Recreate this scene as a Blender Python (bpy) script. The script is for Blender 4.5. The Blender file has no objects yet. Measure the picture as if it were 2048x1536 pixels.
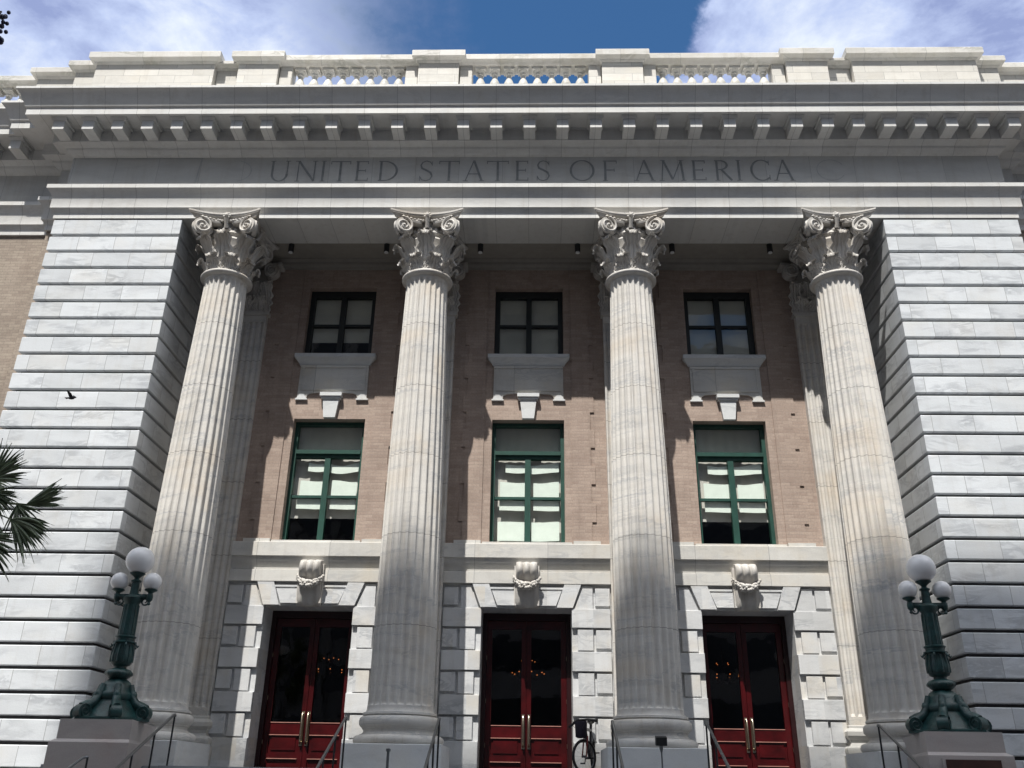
import bpy, bmesh, math, random
from mathutils import Vector, Matrix
R = math.radians
random.seed(7)
SC = bpy.context.scene
COL = SC.collection
# ------------------------------------------------------------------ camera
cam = bpy.data.cameras.new('camera'); camo = bpy.data.objects.new('camera', cam); COL.objects.link(camo)
RT = Vector((0.99963362, 0.02244935, 0.01512104)); UP = Vector((-0.00450359, -0.41291503, 0.91075842)); FW = Vector((-0.02668964, 0.91049283, 0.41266265))
m = Matrix.Identity(4)
for i in range(3):
    m[i][0] = RT[i]; m[i][1] = UP[i]; m[i][2] = -FW[i]
m.translation = Vector((0.15824, -15.67232, 1.6))
camo.matrix_world = m
cam.sensor_width = 36; cam.lens = 36 * 1774.886 / 2048; cam.clip_end = 3000; cam.clip_start = 0.05
SC.camera = camo
# ------------------------------------------------------------------ world, sun, exposure
SUN = Vector((-0.29, -1.0, 1.80)).normalized()
el = math.asin(SUN.z); az = math.atan2(SUN.x, SUN.y)
w = bpy.data.worlds.new('World'); SC.world = w; w.use_nodes = True
nt = w.node_tree; nt.nodes.clear()
def N(nt, t, **k):
    n = nt.nodes.new(t)
    for a, b in k.items(): setattr(n, a, b)
    return n
def L(nt, a, b): nt.links.new(a, b)
def mth(nt, op, a, b=None, c=None, clamp=False):
    n = N(nt, 'ShaderNodeMath', operation=op); n.use_clamp = clamp
    for i, v in enumerate((a, b, c)):
        if v is None: continue
        if isinstance(v, (int, float)): n.inputs[i].default_value = v
        else: L(nt, v, n.inputs[i])
    return n.outputs[0]
def maprange(nt, v, a, b, c=0.0, d=1.0, smooth=True):
    n = N(nt, 'ShaderNodeMapRange'); n.interpolation_type = 'SMOOTHSTEP' if smooth else 'LINEAR'
    L(nt, v, n.inputs[0])
    for i, x in enumerate((a, b, c, d)): n.inputs[i + 1].default_value = x
    return n.outputs[0]
def mixc(nt, f, a, b, mode='MIX'):
    n = N(nt, 'ShaderNodeMix', data_type='RGBA', blend_type=mode)
    for s, v in ((n.inputs[0], f), (n.inputs[6], a), (n.inputs[7], b)):
        if isinstance(v, (int, float)): s.default_value = v
        elif isinstance(v, tuple): s.default_value = v if len(v) == 4 else (*v, 1)
        else: L(nt, v, s)
    return n.outputs[2]
sky = N(nt, 'ShaderNodeTexSky', sky_type='NISHITA'); sky.sun_disc = False
sky.sun_elevation = el; sky.sun_rotation = az; sky.air_density = 1.6; sky.dust_density = 0.2; sky.ozone_density = 4.0
bsky = N(nt, 'ShaderNodeBackground'); bsky.inputs[1].default_value = 0.066
L(nt, mixc(nt, 1.0, sky.outputs[0], (.57, .92, 1.22), 'MULTIPLY'), bsky.inputs[0])
tc = N(nt, 'ShaderNodeTexCoord'); sp = N(nt, 'ShaderNodeSeparateXYZ'); L(nt, tc.outputs['Generated'], sp.inputs[0])
zz = mth(nt, 'MAXIMUM', sp.outputs[2], 0.06)
u = mth(nt, 'DIVIDE', sp.outputs[0], zz); v = mth(nt, 'DIVIDE', sp.outputs[1], zz)
cmb = N(nt, 'ShaderNodeCombineXYZ'); L(nt, u, cmb.inputs[0]); L(nt, v, cmb.inputs[1])
def noise(nt, vec, sc, det=6, rough=.55, dist=0.0, dim='3D'):
    n = N(nt, 'ShaderNodeTexNoise', noise_dimensions=dim); L(nt, vec, n.inputs['Vector'])
    n.inputs['Scale'].default_value = sc; n.inputs['Detail'].default_value = det; n.inputs['Roughness'].default_value = rough; n.inputs['Distortion'].default_value = dist
    return n.outputs[0]
n1 = noise(nt, cmb.outputs[0], 3.4, 8, .6, .4); n2 = noise(nt, cmb.outputs[0], 8.0, 8, .65, .3); n3 = noise(nt, cmb.outputs[0], 1.9, 5, .5, .2)
uu = mth(nt, 'ADD', u, mth(nt, 'MULTIPLY', mth(nt, 'SUBTRACT', n1, 0.5), 0.42)); uu = mth(nt, 'ADD', uu, mth(nt, 'MULTIPLY', mth(nt, 'SUBTRACT', n2, 0.5), 0.26))
mL = maprange(nt, uu, -0.36, -0.09, 1, 0); mR = maprange(nt, uu, 0.165, 0.235)
mk = mth(nt, 'MAXIMUM', mL, mR)
front = maprange(nt, sp.outputs[1], -0.1, 0.35)
back = maprange(nt, n1, 0.40, 0.56)
mk = mth(nt, 'ADD', mth(nt, 'MULTIPLY', mk, front), mth(nt, 'MULTIPLY', back, mth(nt, 'SUBTRACT', 1.0, front)), clamp=True)
cr = N(nt, 'ShaderNodeValToRGB'); L(nt, mth(nt, 'ADD', mth(nt, 'ADD', mth(nt, 'MULTIPLY', n3, .5), mth(nt, 'MULTIPLY', n1, .32)), mth(nt, 'MULTIPLY', n2, .18)), cr.inputs[0])
e = cr.color_ramp.elements; e[0].position = .42; e[0].color = (.33, .40, .68, 1); e[1].position = .55; e[1].color = (.95, 1.02, 1.10, 1)
x = e.new(.48); x.color = (.58, .68, .96, 1)
thin = mixc(nt, maprange(nt, u, -0.42, -0.12), cr.outputs[0], (.20, .26, .46))     # the grey-blue fringe of the left cloud
cloudc = mixc(nt, maprange(nt, u, 0.1, 0.16), thin, cr.outputs[0])
hi = maprange(nt, sp.outputs[2], .60, .82, .74, 3.2)  # unseen clouds behind the camera, brightened overhead as added fill for shaded columns
backc = N(nt, 'ShaderNodeCombineColor')
for i_, k_ in enumerate((1.0, 1.0, 1.0)): L(nt, mth(nt, 'MULTIPLY', hi, k_), backc.inputs[i_])
cloudc = mixc(nt, front, backc.outputs[0], cloudc)
bcl = N(nt, 'ShaderNodeBackground'); L(nt, cloudc, bcl.inputs[0]); bcl.inputs[1].default_value = 0.80
mx = N(nt, 'ShaderNodeMixShader'); L(nt, mth(nt, 'MULTIPLY', mk, .95), mx.inputs[0]); L(nt, bsky.outputs[0], mx.inputs[1]); L(nt, bcl.outputs[0], mx.inputs[2])
wo = N(nt, 'ShaderNodeOutputWorld'); L(nt, mx.outputs[0], wo.inputs[0])
sl = bpy.data.lights.new('sun', 'SUN'); sl.energy = 5.0; sl.angle = R(.53); sl.color = (1, .965, .90)
so = bpy.data.objects.new('sun', sl); COL.objects.link(so); so.rotation_euler = SUN.to_track_quat('Z', 'Y').to_euler()
SC.view_settings.view_transform = 'Standard'; SC.view_settings.look = 'None'; SC.view_settings.exposure = 0.34; SC.view_settings.gamma = 1
SC.render.resolution_x = 1024; SC.render.resolution_y = 768
SC.render.engine = 'CYCLES'
# ------------------------------------------------------------------ materials
def newmat(name):
    mt = bpy.data.materials.new(name); mt.use_nodes = True; t = mt.node_tree
    return mt, t, t.nodes['Principled BSDF']
def simple(name, col, rough=.6, metal=0, var=.15, sc=6, bump=0.0, spec=.5):
    mt, t, b = newmat(name)
    g = N(t, 'ShaderNodeNewGeometry'); n = noise(t, g.outputs['Position'], sc, 5, .6)
    f = maprange(t, n, .3, .7, 1 - var, 1 + var, False)
    c = N(t, 'ShaderNodeMix', data_type='RGBA', blend_type='MULTIPLY'); c.inputs[0].default_value = 1; c.inputs[6].default_value = (*col, 1)
    L(t, f, c.inputs[7]); L(t, c.outputs[2], b.inputs['Base Color'])
    b.inputs['Roughness'].default_value = rough; b.inputs['Metallic'].default_value = metal; b.inputs['Specular IOR Level'].default_value = spec
    if bump:
        bn = N(t, 'ShaderNodeBump'); bn.inputs['Strength'].default_value = bump; bn.inputs['Distance'].default_value = .02
        L(t, noise(t, g.outputs['Position'], sc * 5, 5, .6), bn.inputs['Height']); L(t, bn.outputs[0], b.inputs['Normal'])
    return mt
def marble(name, base=(.60, .615, .63), warm=(.62, .56, .46), vein=(.30, .32, .35), bw=0, bh=.4, sx=0.0, sz=0.0, off=.5, warmamt=.25, veinamt=.55, zl=(), rough=.55, joint=.006, dirt=.0, fine=1.0, tone=(.88, 1.05), vw=.085):
    """marble: pale base, slanting grey veins, warm stains; optional ashlar joints every bw x bh, optional joint lines at heights zl"""
    mt, t, b = newmat(name)
    g = N(t, 'ShaderNodeNewGeometry'); s = N(t, 'ShaderNodeSeparateXYZ'); L(t, g.outputs['Position'], s.inputs[0])
    xx = mth(t, 'ADD', s.outputs[0], s.outputs[1])
    if bw:
        sn = N(t, 'ShaderNodeSeparateXYZ'); L(t, g.outputs['True Normal'], sn.inputs[0]); side = mth(t, 'GREATER_THAN', mth(t, 'ABSOLUTE', sn.outputs[0]), .8)
        xx = mth(t, 'ADD', mth(t, 'MULTIPLY', s.outputs[1], side), mth(t, 'MULTIPLY', s.outputs[0], mth(t, 'SUBTRACT', 1.0, side)))
    cv = N(t, 'ShaderNodeCombineXYZ'); L(t, mth(t, 'ADD', mth(t, 'ADD', xx, sx), mth(t, 'MULTIPLY', noise(t, g.outputs['Position'], 3, 2), .02 if bw else 0.0)), cv.inputs[0]); L(t, mth(t, 'ADD', s.outputs[2], sz), cv.inputs[1])
    pos = N(t, 'ShaderNodeCombineXYZ'); L(t, xx, pos.inputs[0]); L(t, s.outputs[2], pos.inputs[1]); vec = pos.outputs[0]
    mort = None; rnd = None
    if bw:
        br = N(t, 'ShaderNodeTexBrick'); L(t, cv.outputs[0], br.inputs[0]); br.offset = off
        br.inputs['Color1'].default_value = (0, 0, 0, 1); br.inputs['Color2'].default_value = (1, 1, 1, 1); br.inputs['Mortar'].default_value = (.5, .5, .5, 1)
        br.inputs['Scale'].default_value = 1; br.inputs['Mortar Size'].default_value = joint; br.inputs['Mortar Smooth'].default_value = .3
        br.inputs['Brick Width'].default_value = bw; br.inputs['Row Height'].default_value = bh; br.inputs['Bias'].default_value = 0
        mort = br.outputs['Fac']; rnd = br.outputs['Color']
        sc = N(t, 'ShaderNodeVectorMath', operation='SCALE'); L(t, rnd, sc.inputs[0]); sc.inputs[3].default_value = 23
        ad = N(t, 'ShaderNodeVectorMath', operation='ADD'); L(t, pos.outputs[0], ad.inputs[0]); L(t, sc.outputs[0], ad.inputs[1]); vec = ad.outputs[0]
    mp = N(t, 'ShaderNodeMapping'); L(t, vec, mp.inputs[0]); mp.inputs['Rotation'].default_value = (0, 0, R(-34)); mp.inputs['Scale'].default_value = (.9 * fine, 2.9 * fine, 1)
    nz = noise(t, mp.outputs[0], 1.5, 9, .62, 1.3)
    vn = maprange(t, mth(t, 'ABSOLUTE', mth(t, 'SUBTRACT', nz, .5)), 0.0, vw, 1, 0)
    cl = noise(t, mp.outputs[0], 1.1, 4, .5, .5)
    vn = mth(t, 'MULTIPLY', vn, maprange(t, cl, .42, .68)); cloud = maprange(t, noise(t, mp.outputs[0], .9, 6, .6, .8), .38, .72)
    c = mixc(t, mth(t, 'MULTIPLY', vn, veinamt), base, vein)
    c = mixc(t, mth(t, 'MULTIPLY', cloud, .42), c, tuple(x * .74 for x in base))
    wn = maprange(t, noise(t, vec, .9, 5, .6), .48, .72)
    c = mixc(t, mth(t, 'MULTIPLY', wn, warmamt), c, warm)
    if rnd is not None:
        f = maprange(t, rnd, 0, 1, tone[0], tone[1], False); k = N(t, 'ShaderNodeMix', data_type='RGBA', blend_type='MULTIPLY'); k.inputs[0].default_value = 1
        L(t, c, k.inputs[6]); L(t, f, k.inputs[7]); c = k.outputs[2]
    gr = noise(t, g.outputs['Position'], 60, 3, .6); k = N(t, 'ShaderNodeMix', data_type='RGBA', blend_type='MULTIPLY'); k.inputs[0].default_value = 1
    L(t, c, k.inputs[6]); L(t, maprange(t, gr, .3, .7, .95, 1.05, False), k.inputs[7]); c = k.outputs[2]
    if dirt:
        mp2 = N(t, 'ShaderNodeMapping'); L(t, g.outputs['Position'], mp2.inputs[0]); mp2.inputs['Scale'].default_value = (5, 5, .45)
        d = maprange(t, noise(t, mp2.outputs[0], 1.4, 7, .65), .47, .75)
        c = mixc(t, mth(t, 'MULTIPLY', d, dirt), c, (.30, .25, .19))
    if mort is not None: c = mixc(t, mth(t, 'MULTIPLY', mort, .6), c, (.16, .16, .165))
    for z in zl:
        wv = mth(t, 'ADD', s.outputs[2], mth(t, 'MULTIPLY', noise(t, g.outputs['Position'], 9, 2), .012))
        lz = mth(t, 'LESS_THAN', mth(t, 'ABSOLUTE', mth(t, 'SUBTRACT', wv, z)), .0065)
        c = mixc(t, mth(t, 'MULTIPLY', lz, .6), c, (.12, .11, .10))
    L(t, c, b.inputs['Base Color']); b.inputs['Roughness'].default_value = rough; b.inputs['Specular IOR Level'].default_value = .3
    bn = N(t, 'ShaderNodeBump'); bn.inputs['Strength'].default_value = .25; bn.inputs['Distance'].default_value = .01
    L(t, noise(t, g.outputs['Position'], 22, 6, .65), bn.inputs['Height']); L(t, bn.outputs[0], b.inputs['Normal'])
    return mt
def brickmat(name, c1, c2, mort, bw=.24, bh=.068):
    mt, t, b = newmat(name)
    g = N(t, 'ShaderNodeNewGeometry'); s = N(t, 'ShaderNodeSeparateXYZ'); L(t, g.outputs['Position'], s.inputs[0])
    cv = N(t, 'ShaderNodeCombineXYZ'); L(t, mth(t, 'ADD', s.outputs[0], s.outputs[1]), cv.inputs[0]); L(t, s.outputs[2], cv.inputs[1])
    br = N(t, 'ShaderNodeTexBrick'); L(t, cv.outputs[0], br.inputs[0])
    br.inputs['Color1'].default_value = (*c1, 1); br.inputs['Color2'].default_value = (*c2, 1); br.inputs['Mortar'].default_value = (*mort, 1)
    br.inputs['Scale'].default_value = 1; br.inputs['Mortar Size'].default_value = .005; br.inputs['Mortar Smooth'].default_value = .4
    br.inputs['Brick Width'].default_value = bw; br.inputs['Row Height'].default_value = bh
    n = noise(t, g.outputs['Position'], 1.3, 6, .65); n2 = noise(t, g.outputs['Position'], 30, 4, .6)
    k = N(t, 'ShaderNodeMix', data_type='RGBA', blend_type='MULTIPLY'); k.inputs[0].default_value = 1; L(t, br.outputs[0], k.inputs[6]); L(t, maprange(t, n, .3, .7, .86, 1.1, False), k.inputs[7])
    k2 = N(t, 'ShaderNodeMix', data_type='RGBA', blend_type='MULTIPLY'); k2.inputs[0].default_value = 1; L(t, k.outputs[2], k2.inputs[6]); L(t, maprange(t, n2, .3, .7, .88, 1.12, False), k2.inputs[7])
    mp2 = N(t, 'ShaderNodeMapping'); L(t, g.outputs['Position'], mp2.inputs[0]); mp2.inputs['Scale'].default_value = (3, 3, .5)
    st = maprange(t, noise(t, mp2.outputs[0], 1.2, 7, .65), .5, .78)
    L(t, mixc(t, mth(t, 'MULTIPLY', st, .35), k2.outputs[2], (.20, .15, .125)), b.inputs['Base Color']); b.inputs['Roughness'].default_value = .85; b.inputs['Specular IOR Level'].default_value = .2
    bn = N(t, 'ShaderNodeBump'); bn.inputs['Strength'].default_value = .4; bn.inputs['Distance'].default_value = .008; bn.invert = True
    L(t, br.outputs['Fac'], bn.inputs['Height']); L(t, bn.outputs[0], b.inputs['Normal'])
    return mt
def glassmat(name, tint=(.85, .9, .88), refl=1.0, rough=.01):
    mt, t, b = newmat(name); t.nodes.remove(b)
    tr = N(t, 'ShaderNodeBsdfTransparent'); tr.inputs[0].default_value = (*tint, 1); gl = N(t, 'ShaderNodeBsdfGlossy'); gl.inputs['Roughness'].default_value = rough
    fr = N(t, 'ShaderNodeLayerWeight'); f5 = mth(t, 'ADD', mth(t, 'MULTIPLY', mth(t, 'POWER', fr.outputs['Facing'], 5.0), .92), .08); mx = N(t, 'ShaderNodeMixShader'); L(t, mth(t, 'MULTIPLY', f5, refl, clamp=True), mx.inputs[0])
    g = N(t, 'ShaderNodeNewGeometry'); bn = N(t, 'ShaderNodeBump'); bn.inputs['Strength'].default_value = .06; bn.inputs['Distance'].default_value = .05
    L(t, noise(t, g.outputs['Position'], 2.2, 2, .4), bn.inputs['Height']); L(t, bn.outputs[0], gl.inputs['Normal'])
    L(t, tr.outputs[0], mx.inputs[1]); L(t, gl.outputs[0], mx.inputs[2]); L(t, mx.outputs[0], t.nodes['Material Output'].inputs[0])
    return mt
M = {}
M['pier'] = marble('pier_marble', dirt=.12, vw=.13, base=(.65, .678, .705), bw=.78, bh=.4, sx=-.606 + 7.8, sz=-.13, veinamt=.6, warmamt=.18)
M['plain'] = marble('plain_marble', base=(.63, .645, .65), veinamt=.35, warmamt=.3)
M['warm'] = marble('warm_marble', dirt=.15, base=(.64, .63, .60), veinamt=.4, warmamt=.55, bw=1.45, bh=8, sx=.3)
M['block'] = marble('door_surround_marble', dirt=.15, base=(.62, .63, .64), veinamt=.6, warmamt=.5, bw=.6, bh=.4, sx=.2, sz=-.35, joint=.0001)
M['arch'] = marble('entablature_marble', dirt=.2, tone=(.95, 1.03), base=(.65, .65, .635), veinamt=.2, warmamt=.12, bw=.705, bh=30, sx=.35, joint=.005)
M['shaft'] = marble('shaft_marble', base=(.62, .60, .565), warm=(.60, .50, .38), veinamt=.55, warmamt=.45, zl=(10.03, 8.65, 7.25, 5.72, 4.11), dirt=.35, fine=1.5)
M['carved'] = marble('carved_marble', base=(.56, .54, .51), warm=(.40, .34, .27), veinamt=.3, warmamt=.6, dirt=.45)
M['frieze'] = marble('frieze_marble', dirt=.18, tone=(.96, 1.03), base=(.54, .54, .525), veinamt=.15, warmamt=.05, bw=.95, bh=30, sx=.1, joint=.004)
M['parapet'] = marble('parapet_stone', dirt=.2, base=(.63, .61, .565), warm=(.62, .56, .45), vein=(.42, .40, .36), veinamt=.3, warmamt=.35, bw=.82, bh=.225, sx=.1, sz=.02, joint=.005)
M['cope'] = marble('coping_stone', dirt=.25, base=(.64, .625, .59), warm=(.50, .47, .38), vein=(.34, .34, .30), veinamt=.8, warmamt=.5, bw=1.4, bh=30, joint=.005)
M['inscr'] = simple('incised_letter', (.25, .26, .265), .9, var=.2)
M['ghost'] = simple('faint_incision', (.40, .415, .42), .9, var=.1)
M['brick'] = brickmat('tan_brick', (.425, .338, .285), (.355, .275, .232), (.34, .28, .245))
M['brickw'] = brickmat('wing_brick', (.37, .315, .26), (.29, .24, .20), (.25, .21, .18))
M['brickdark'] = simple('brick_joint', (.05, .03, .025), .9)
M['groove_shade'] = simple('painted_groove_shade', (.075, .072, .075), .95)  # shade of the pier grooves put into a dark colour
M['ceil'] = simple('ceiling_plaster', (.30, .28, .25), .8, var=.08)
M['green'] = simple('green_window_paint', (.014, .062, .047), .45, var=.2)
M['darkgreen'] = simple('bronze_green_paint', (.010, .040, .040), .38, var=.55, sc=9, bump=.3)
M['darkframe'] = simple('dark_window_paint', (.010, .014, .014), .5)
M['wood'] = simple('mahogany', (.046, .002, .003), .3, var=.5, sc=3)
M['wooddark'] = simple('dark_mahogany', (.018, .003, .004), .35, var=.3)
M['woodline'] = simple('worn_moulding', (.45, .22, .18), .4)
M['brass'] = simple('brushed_brass', (.50, .44, .34), .28, metal=1, var=.1)
M['steel'] = simple('rail_steel', (.20, .21, .22), .35, metal=.9, var=.1)
M['ironblack'] = simple('black_iron', (.010, .011, .013), .45)
M['globe'] = simple('opal_glass', (.78, .78, .79), .12, var=.03)
M['blind'] = simple('roller_blind', (.62, .61, .55), .9, var=.06, sc=2)
M['curtain'] = simple('curtain_cloth', (.66, .63, .60), .9, var=.10, sc=1.2)
M['white'] = simple('painted_reflection', (.86, .93, .88), .7, var=.05)  # bright reflections in the panes, put into white boards behind the glass
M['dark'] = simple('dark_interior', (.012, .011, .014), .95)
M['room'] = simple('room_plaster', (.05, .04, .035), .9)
M['glass'] = glassmat('window_glass', (.97, .98, .97), refl=.4)
M['doorglass'] = glassmat('door_glass', (.6, .6, .6), refl=.45)
M['ground'] = simple('sidewalk_concrete', (.13, .12, .115), .9, var=.15, sc=1.0, bump=.3)
M['road'] = simple('asphalt', (.05, .05, .052), .9, var=.2, sc=2)
M['step'] = marble('step_granite', base=(.30, .32, .34), veinamt=.2, warmamt=.1, bw=1.6, bh=30)
M['pedestal'] = marble('pedestal_stone', base=(.40, .37, .36), warm=(.36, .27, .24), vein=(.26, .24, .24), veinamt=.35, warmamt=.5)
M['bronze'] = simple('bronze_plaque', (.045, .016, .012), .5, var=.3)
M['tyre'] = simple('rubber', (.012, .012, .014), .7)
M['bikeframe'] = simple('bicycle_paint', (.014, .014, .022), .3)
M['red'] = simple('red_paint', (.16, .012, .014), .4)
M['bag'] = simple('navy_fabric', (.018, .016, .03), .85, var=.3)
M['bird'] = simple('dark_feather', (.018, .018, .025), .8)
M['leaf'] = simple('palm_leaf', (.10, .135, .075), .5, var=.4, sc=8)
M['petiole'] = simple('palm_stalk', (.10, .12, .05), .6)
M['trunk'] = simple('palm_trunk', (.12, .10, .08), .95, var=.4, sc=5, bump=.8)
M['bark'] = simple('tree_bark', (.10, .08, .06), .95, var=.3, sc=5, bump=.8)
M['leafb'] = simple('tree_leaf', (.04, .065, .025), .55, var=.4, sc=4)
M['berry'] = simple('blue_berry', (.012, .014, .05), .45, var=.3)
M['tower'] = simple('tower_concrete', (.34, .33, .31), .8, var=.06)
M['towerglass'] = simple('tower_glass', (.05, .06, .07), .15)
mt, t, b = newmat('bulb_glow'); b.inputs['Emission Color'].default_value = (1, .30, .08, 1); b.inputs['Emission Strength'].default_value = 1.6; b.inputs['Base Color'].default_value = (.8, .5, .3, 1); M['bulb'] = mt
# ------------------------------------------------------------------ mesh helpers
class MB:
    def __init__(s): s.v = []; s.f = []
    def add(s, vs, fs):
        o = len(s.v); s.v += [tuple(a) for a in vs]; s.f += [tuple(i + o for i in f) for f in fs]; return s
    def box(s, x0, x1, y0, y1, z0, z1):
        if x0 > x1: x0, x1 = x1, x0
        return s.add([(x0, y0, z0), (x1, y0, z0), (x1, y1, z0), (x0, y1, z0), (x0, y0, z1), (x1, y0, z1), (x1, y1, z1), (x0, y1, z1)],
                     [(0, 3, 2, 1), (4, 5, 6, 7), (0, 1, 5, 4), (1, 2, 6, 5), (2, 3, 7, 6), (3, 0, 4, 7)])
    def bbox(s, x0, x1, y0, y1, z0, z1, c=.012):
        """box whose front (-y) edges are chamfered"""
        if x0 > x1: x0, x1 = x1, x0
        a = [(x0, y1, z0), (x1, y1, z0), (x1, y1, z1), (x0, y1, z1), (x0, y0 + c, z0), (x1, y0 + c, z0), (x1, y0 + c, z1), (x0, y0 + c, z1), (x0 + c, y0, z0 + c), (x1 - c, y0, z0 + c), (x1 - c, y0, z1 - c), (x0 + c, y0, z1 - c)]
        return s.add(a, [(3, 2, 1, 0)] + [(i, (i + 1) % 4, (i + 1) % 4 + 4, i + 4) for i in range(4)] + [(i + 4, (i + 1) % 4 + 4, (i + 1) % 4 + 8, i + 8) for i in range(4)] + [(8, 9, 10, 11)])
    def prism(s, poly, axis, a, b):
        """extrude a 2-D polygon along axis ('x': poly in y,z; 'y': poly in x,z; 'z': poly in x,y)"""
        n = len(poly)
        def P(p, t): return {'x': (t, p[0], p[1]), 'y': (p[0], t, p[1]), 'z': (p[0], p[1], t)}[axis]
        return s.add([P(p, a) for p in poly] + [P(p, b) for p in poly], [tuple(range(n))[::-1], tuple(range(n, 2 * n))] + [(i, (i + 1) % n, (i + 1) % n + n, i + n) for i in range(n)])
    def lathe(s, prof, cx=0, cy=0, cz=0, n=32, caps=True, sx=1, sy=1):
        vs = []; fs = []
        for r, z in prof:
            for k in range(n):
                a = 2 * math.pi * k / n; vs.append((cx + r * sx * math.cos(a), cy + r * sy * math.sin(a), cz + z))
        for j in range(len(prof) - 1):
            for k in range(n):
                fs.append((j * n + k, j * n + (k + 1) % n, (j + 1) * n + (k + 1) % n, (j + 1) * n + k))
        if caps: fs.append(tuple(range(n))[::-1]); fs.append(tuple((len(prof) - 1) * n + k for k in range(n)))
        return s.add(vs, fs)
    def tube(s, pts, r, n=8, caps=True):
        pts = [Vector(p) for p in pts]; rs = r if isinstance(r, (list, tuple)) else [r] * len(pts)
        vs = []; fs = []; up = None
        for i, p in enumerate(pts):
            d = (pts[min(i + 1, len(pts) - 1)] - pts[max(i - 1, 0)]).normalized()
            if up is None: up = Vector((0, 0, 1)) if abs(d.z) < .9 else Vector((1, 0, 0))
            a = d.cross(up)
            if a.length < 1e-4: a = d.cross(Vector((0, 1, 0)))
            a.normalize(); b2 = d.cross(a).normalized(); up = a.cross(d)
            for k in range(n):
                t = 2 * math.pi * k / n; vs.append(p + (a * math.cos(t) + b2 * math.sin(t)) * rs[i])
        for i in range(len(pts) - 1):
            for k in range(n): fs.append((i * n + k, i * n + (k + 1) % n, (i + 1) * n + (k + 1) % n, (i + 1) * n + k))
        if caps: fs.append(tuple(range(n))[::-1]); fs.append(tuple((len(pts) - 1) * n + k for k in range(n)))
        return s.add(vs, fs)
    def grid(s, rows):
        n = len(rows[0]); vs = [p for r in rows for p in r]
        return s.add(vs, [(j * n + i, j * n + i + 1, (j + 1) * n + i + 1, (j + 1) * n + i) for j in range(len(rows) - 1) for i in range(n - 1)])
    def shell(s, rows, rows2):
        """closed slab between two grids of the same size"""
        s.grid(rows); s.grid([r[::-1] for r in rows2])
        def edge(a, b2): s.grid([a, b2])
        edge([r[0] for r in rows], [r[0] for r in rows2]); edge([r[-1] for r in rows2], [r[-1] for r in rows]); edge(rows2[0], rows[0]); edge(rows[-1], rows2[-1])
        return s
    def ball(s, c, r, n=10, m2=6, sc=(1, 1, 1), jit=0):
        vs = [(c[0], c[1], c[2] + r * sc[2])]
        for j in range(1, m2):
            p = math.pi * j / m2
            for k in range(n):
                a = 2 * math.pi * k / n; q = r * (1 + random.uniform(-jit, jit))
                vs.append((c[0] + q * sc[0] * math.sin(p) * math.cos(a), c[1] + q * sc[1] * math.sin(p) * math.sin(a), c[2] + q * sc[2] * math.cos(p)))
        vs.append((c[0], c[1], c[2] - r * sc[2])); fs = [(0, 1 + k, 1 + (k + 1) % n) for k in range(n)]
        for j in range(m2 - 2):
            for k in range(n): fs.append((1 + j * n + k, 1 + (j + 1) * n + k, 1 + (j + 1) * n + (k + 1) % n, 1 + j * n + (k + 1) % n))
        l = len(vs) - 1; o = 1 + (m2 - 2) * n; fs += [(l, o + (k + 1) % n, o + k) for k in range(n)]
        return s.add(vs, fs)
    def xf(s, mat, i0=0):
        for i in range(i0, len(s.v)): s.v[i] = tuple(mat @ Vector(s.v[i]))
        return s
    def build(s, name, mat, parent=None, smooth=None, loc=None):
        me = bpy.data.meshes.new(name); me.from_pydata(s.v, [], s.f)
        bm = bmesh.new(); bm.from_mesh(me); bmesh.ops.recalc_face_normals(bm, faces=bm.faces); bm.to_mesh(me); bm.free()
        me.materials.append(M[mat])
        if smooth:
            me.polygons.foreach_set('use_smooth', [True] * len(me.polygons)); me.set_sharp_from_angle(angle=R(smooth))
        o = bpy.data.objects.new(name, me); COL.objects.link(o)
        if loc: o.location = loc
        if parent: o.parent = parent
        return o
def empty(name, label, cat, loc=(0, 0, 0), group=None, kind=None):
    o = bpy.data.objects.new(name, None); COL.objects.link(o); o.location = loc; o.empty_display_size = .2
    o['label'] = label; o['category'] = cat
    if group: o['group'] = group
    if kind: o['kind'] = kind
    return o
def tag(o, label, cat, group=None):
    o['label'] = label; o['category'] = cat
    if group: o['group'] = group
    return o
def dup(src, parent, loc=None, off=None, label=None):
    c = src.copy(); COL.objects.link(c); c.parent = parent
    if loc: c.location = loc
    if off: c.location = Vector(src.location) + Vector(off)
    if label: c['label'] = label
    return c
def duptree(src, parent, off):
    c = dup(src, parent, off=off)
    for ch in [o for o in bpy.data.objects if o.parent == src]:
        d = ch.copy(); COL.objects.link(d); d.parent = c
    return c
# ------------------------------------------------------------------ key dimensions
BAY = 4.25; CX = [-1.5 * BAY, -.5 * BAY, .5 * BAY, 1.5 * BAY]; YC = .366; YW = 1.86; FL = 1.80; BX = [-BAY, 0, BAY]
house = empty('courthouse', 'grey marble and brick courthouse with four fluted columns and three red doors', 'courthouse', (0, 0, 0))
# ------------------------------------------------------------------ ground
def structure(o): o['kind'] = 'structure'; return o
structure(MB().add([(-900, -900, 0), (900, -900, 0), (900, 900, 0), (-900, 900, 0)], [(0, 1, 2, 3)]).build('ground', 'ground'))
structure(MB().box(-400, 400, -34, -18.5, -.3, .004).build('road', 'road'))
mb = MB(); ns = 11; rise = FL / ns
for i in range(ns): mb.box(-5.62, 5.62, -.9 - .36 * (i + 1) + .02, -.9 - .36 * i + (.0 if i else .0), 0, FL - rise * (i + 1))
tag(mb.build('front_steps', 'step'), 'wide flight of grey stone steps leading up to the portico', 'steps')
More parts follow.
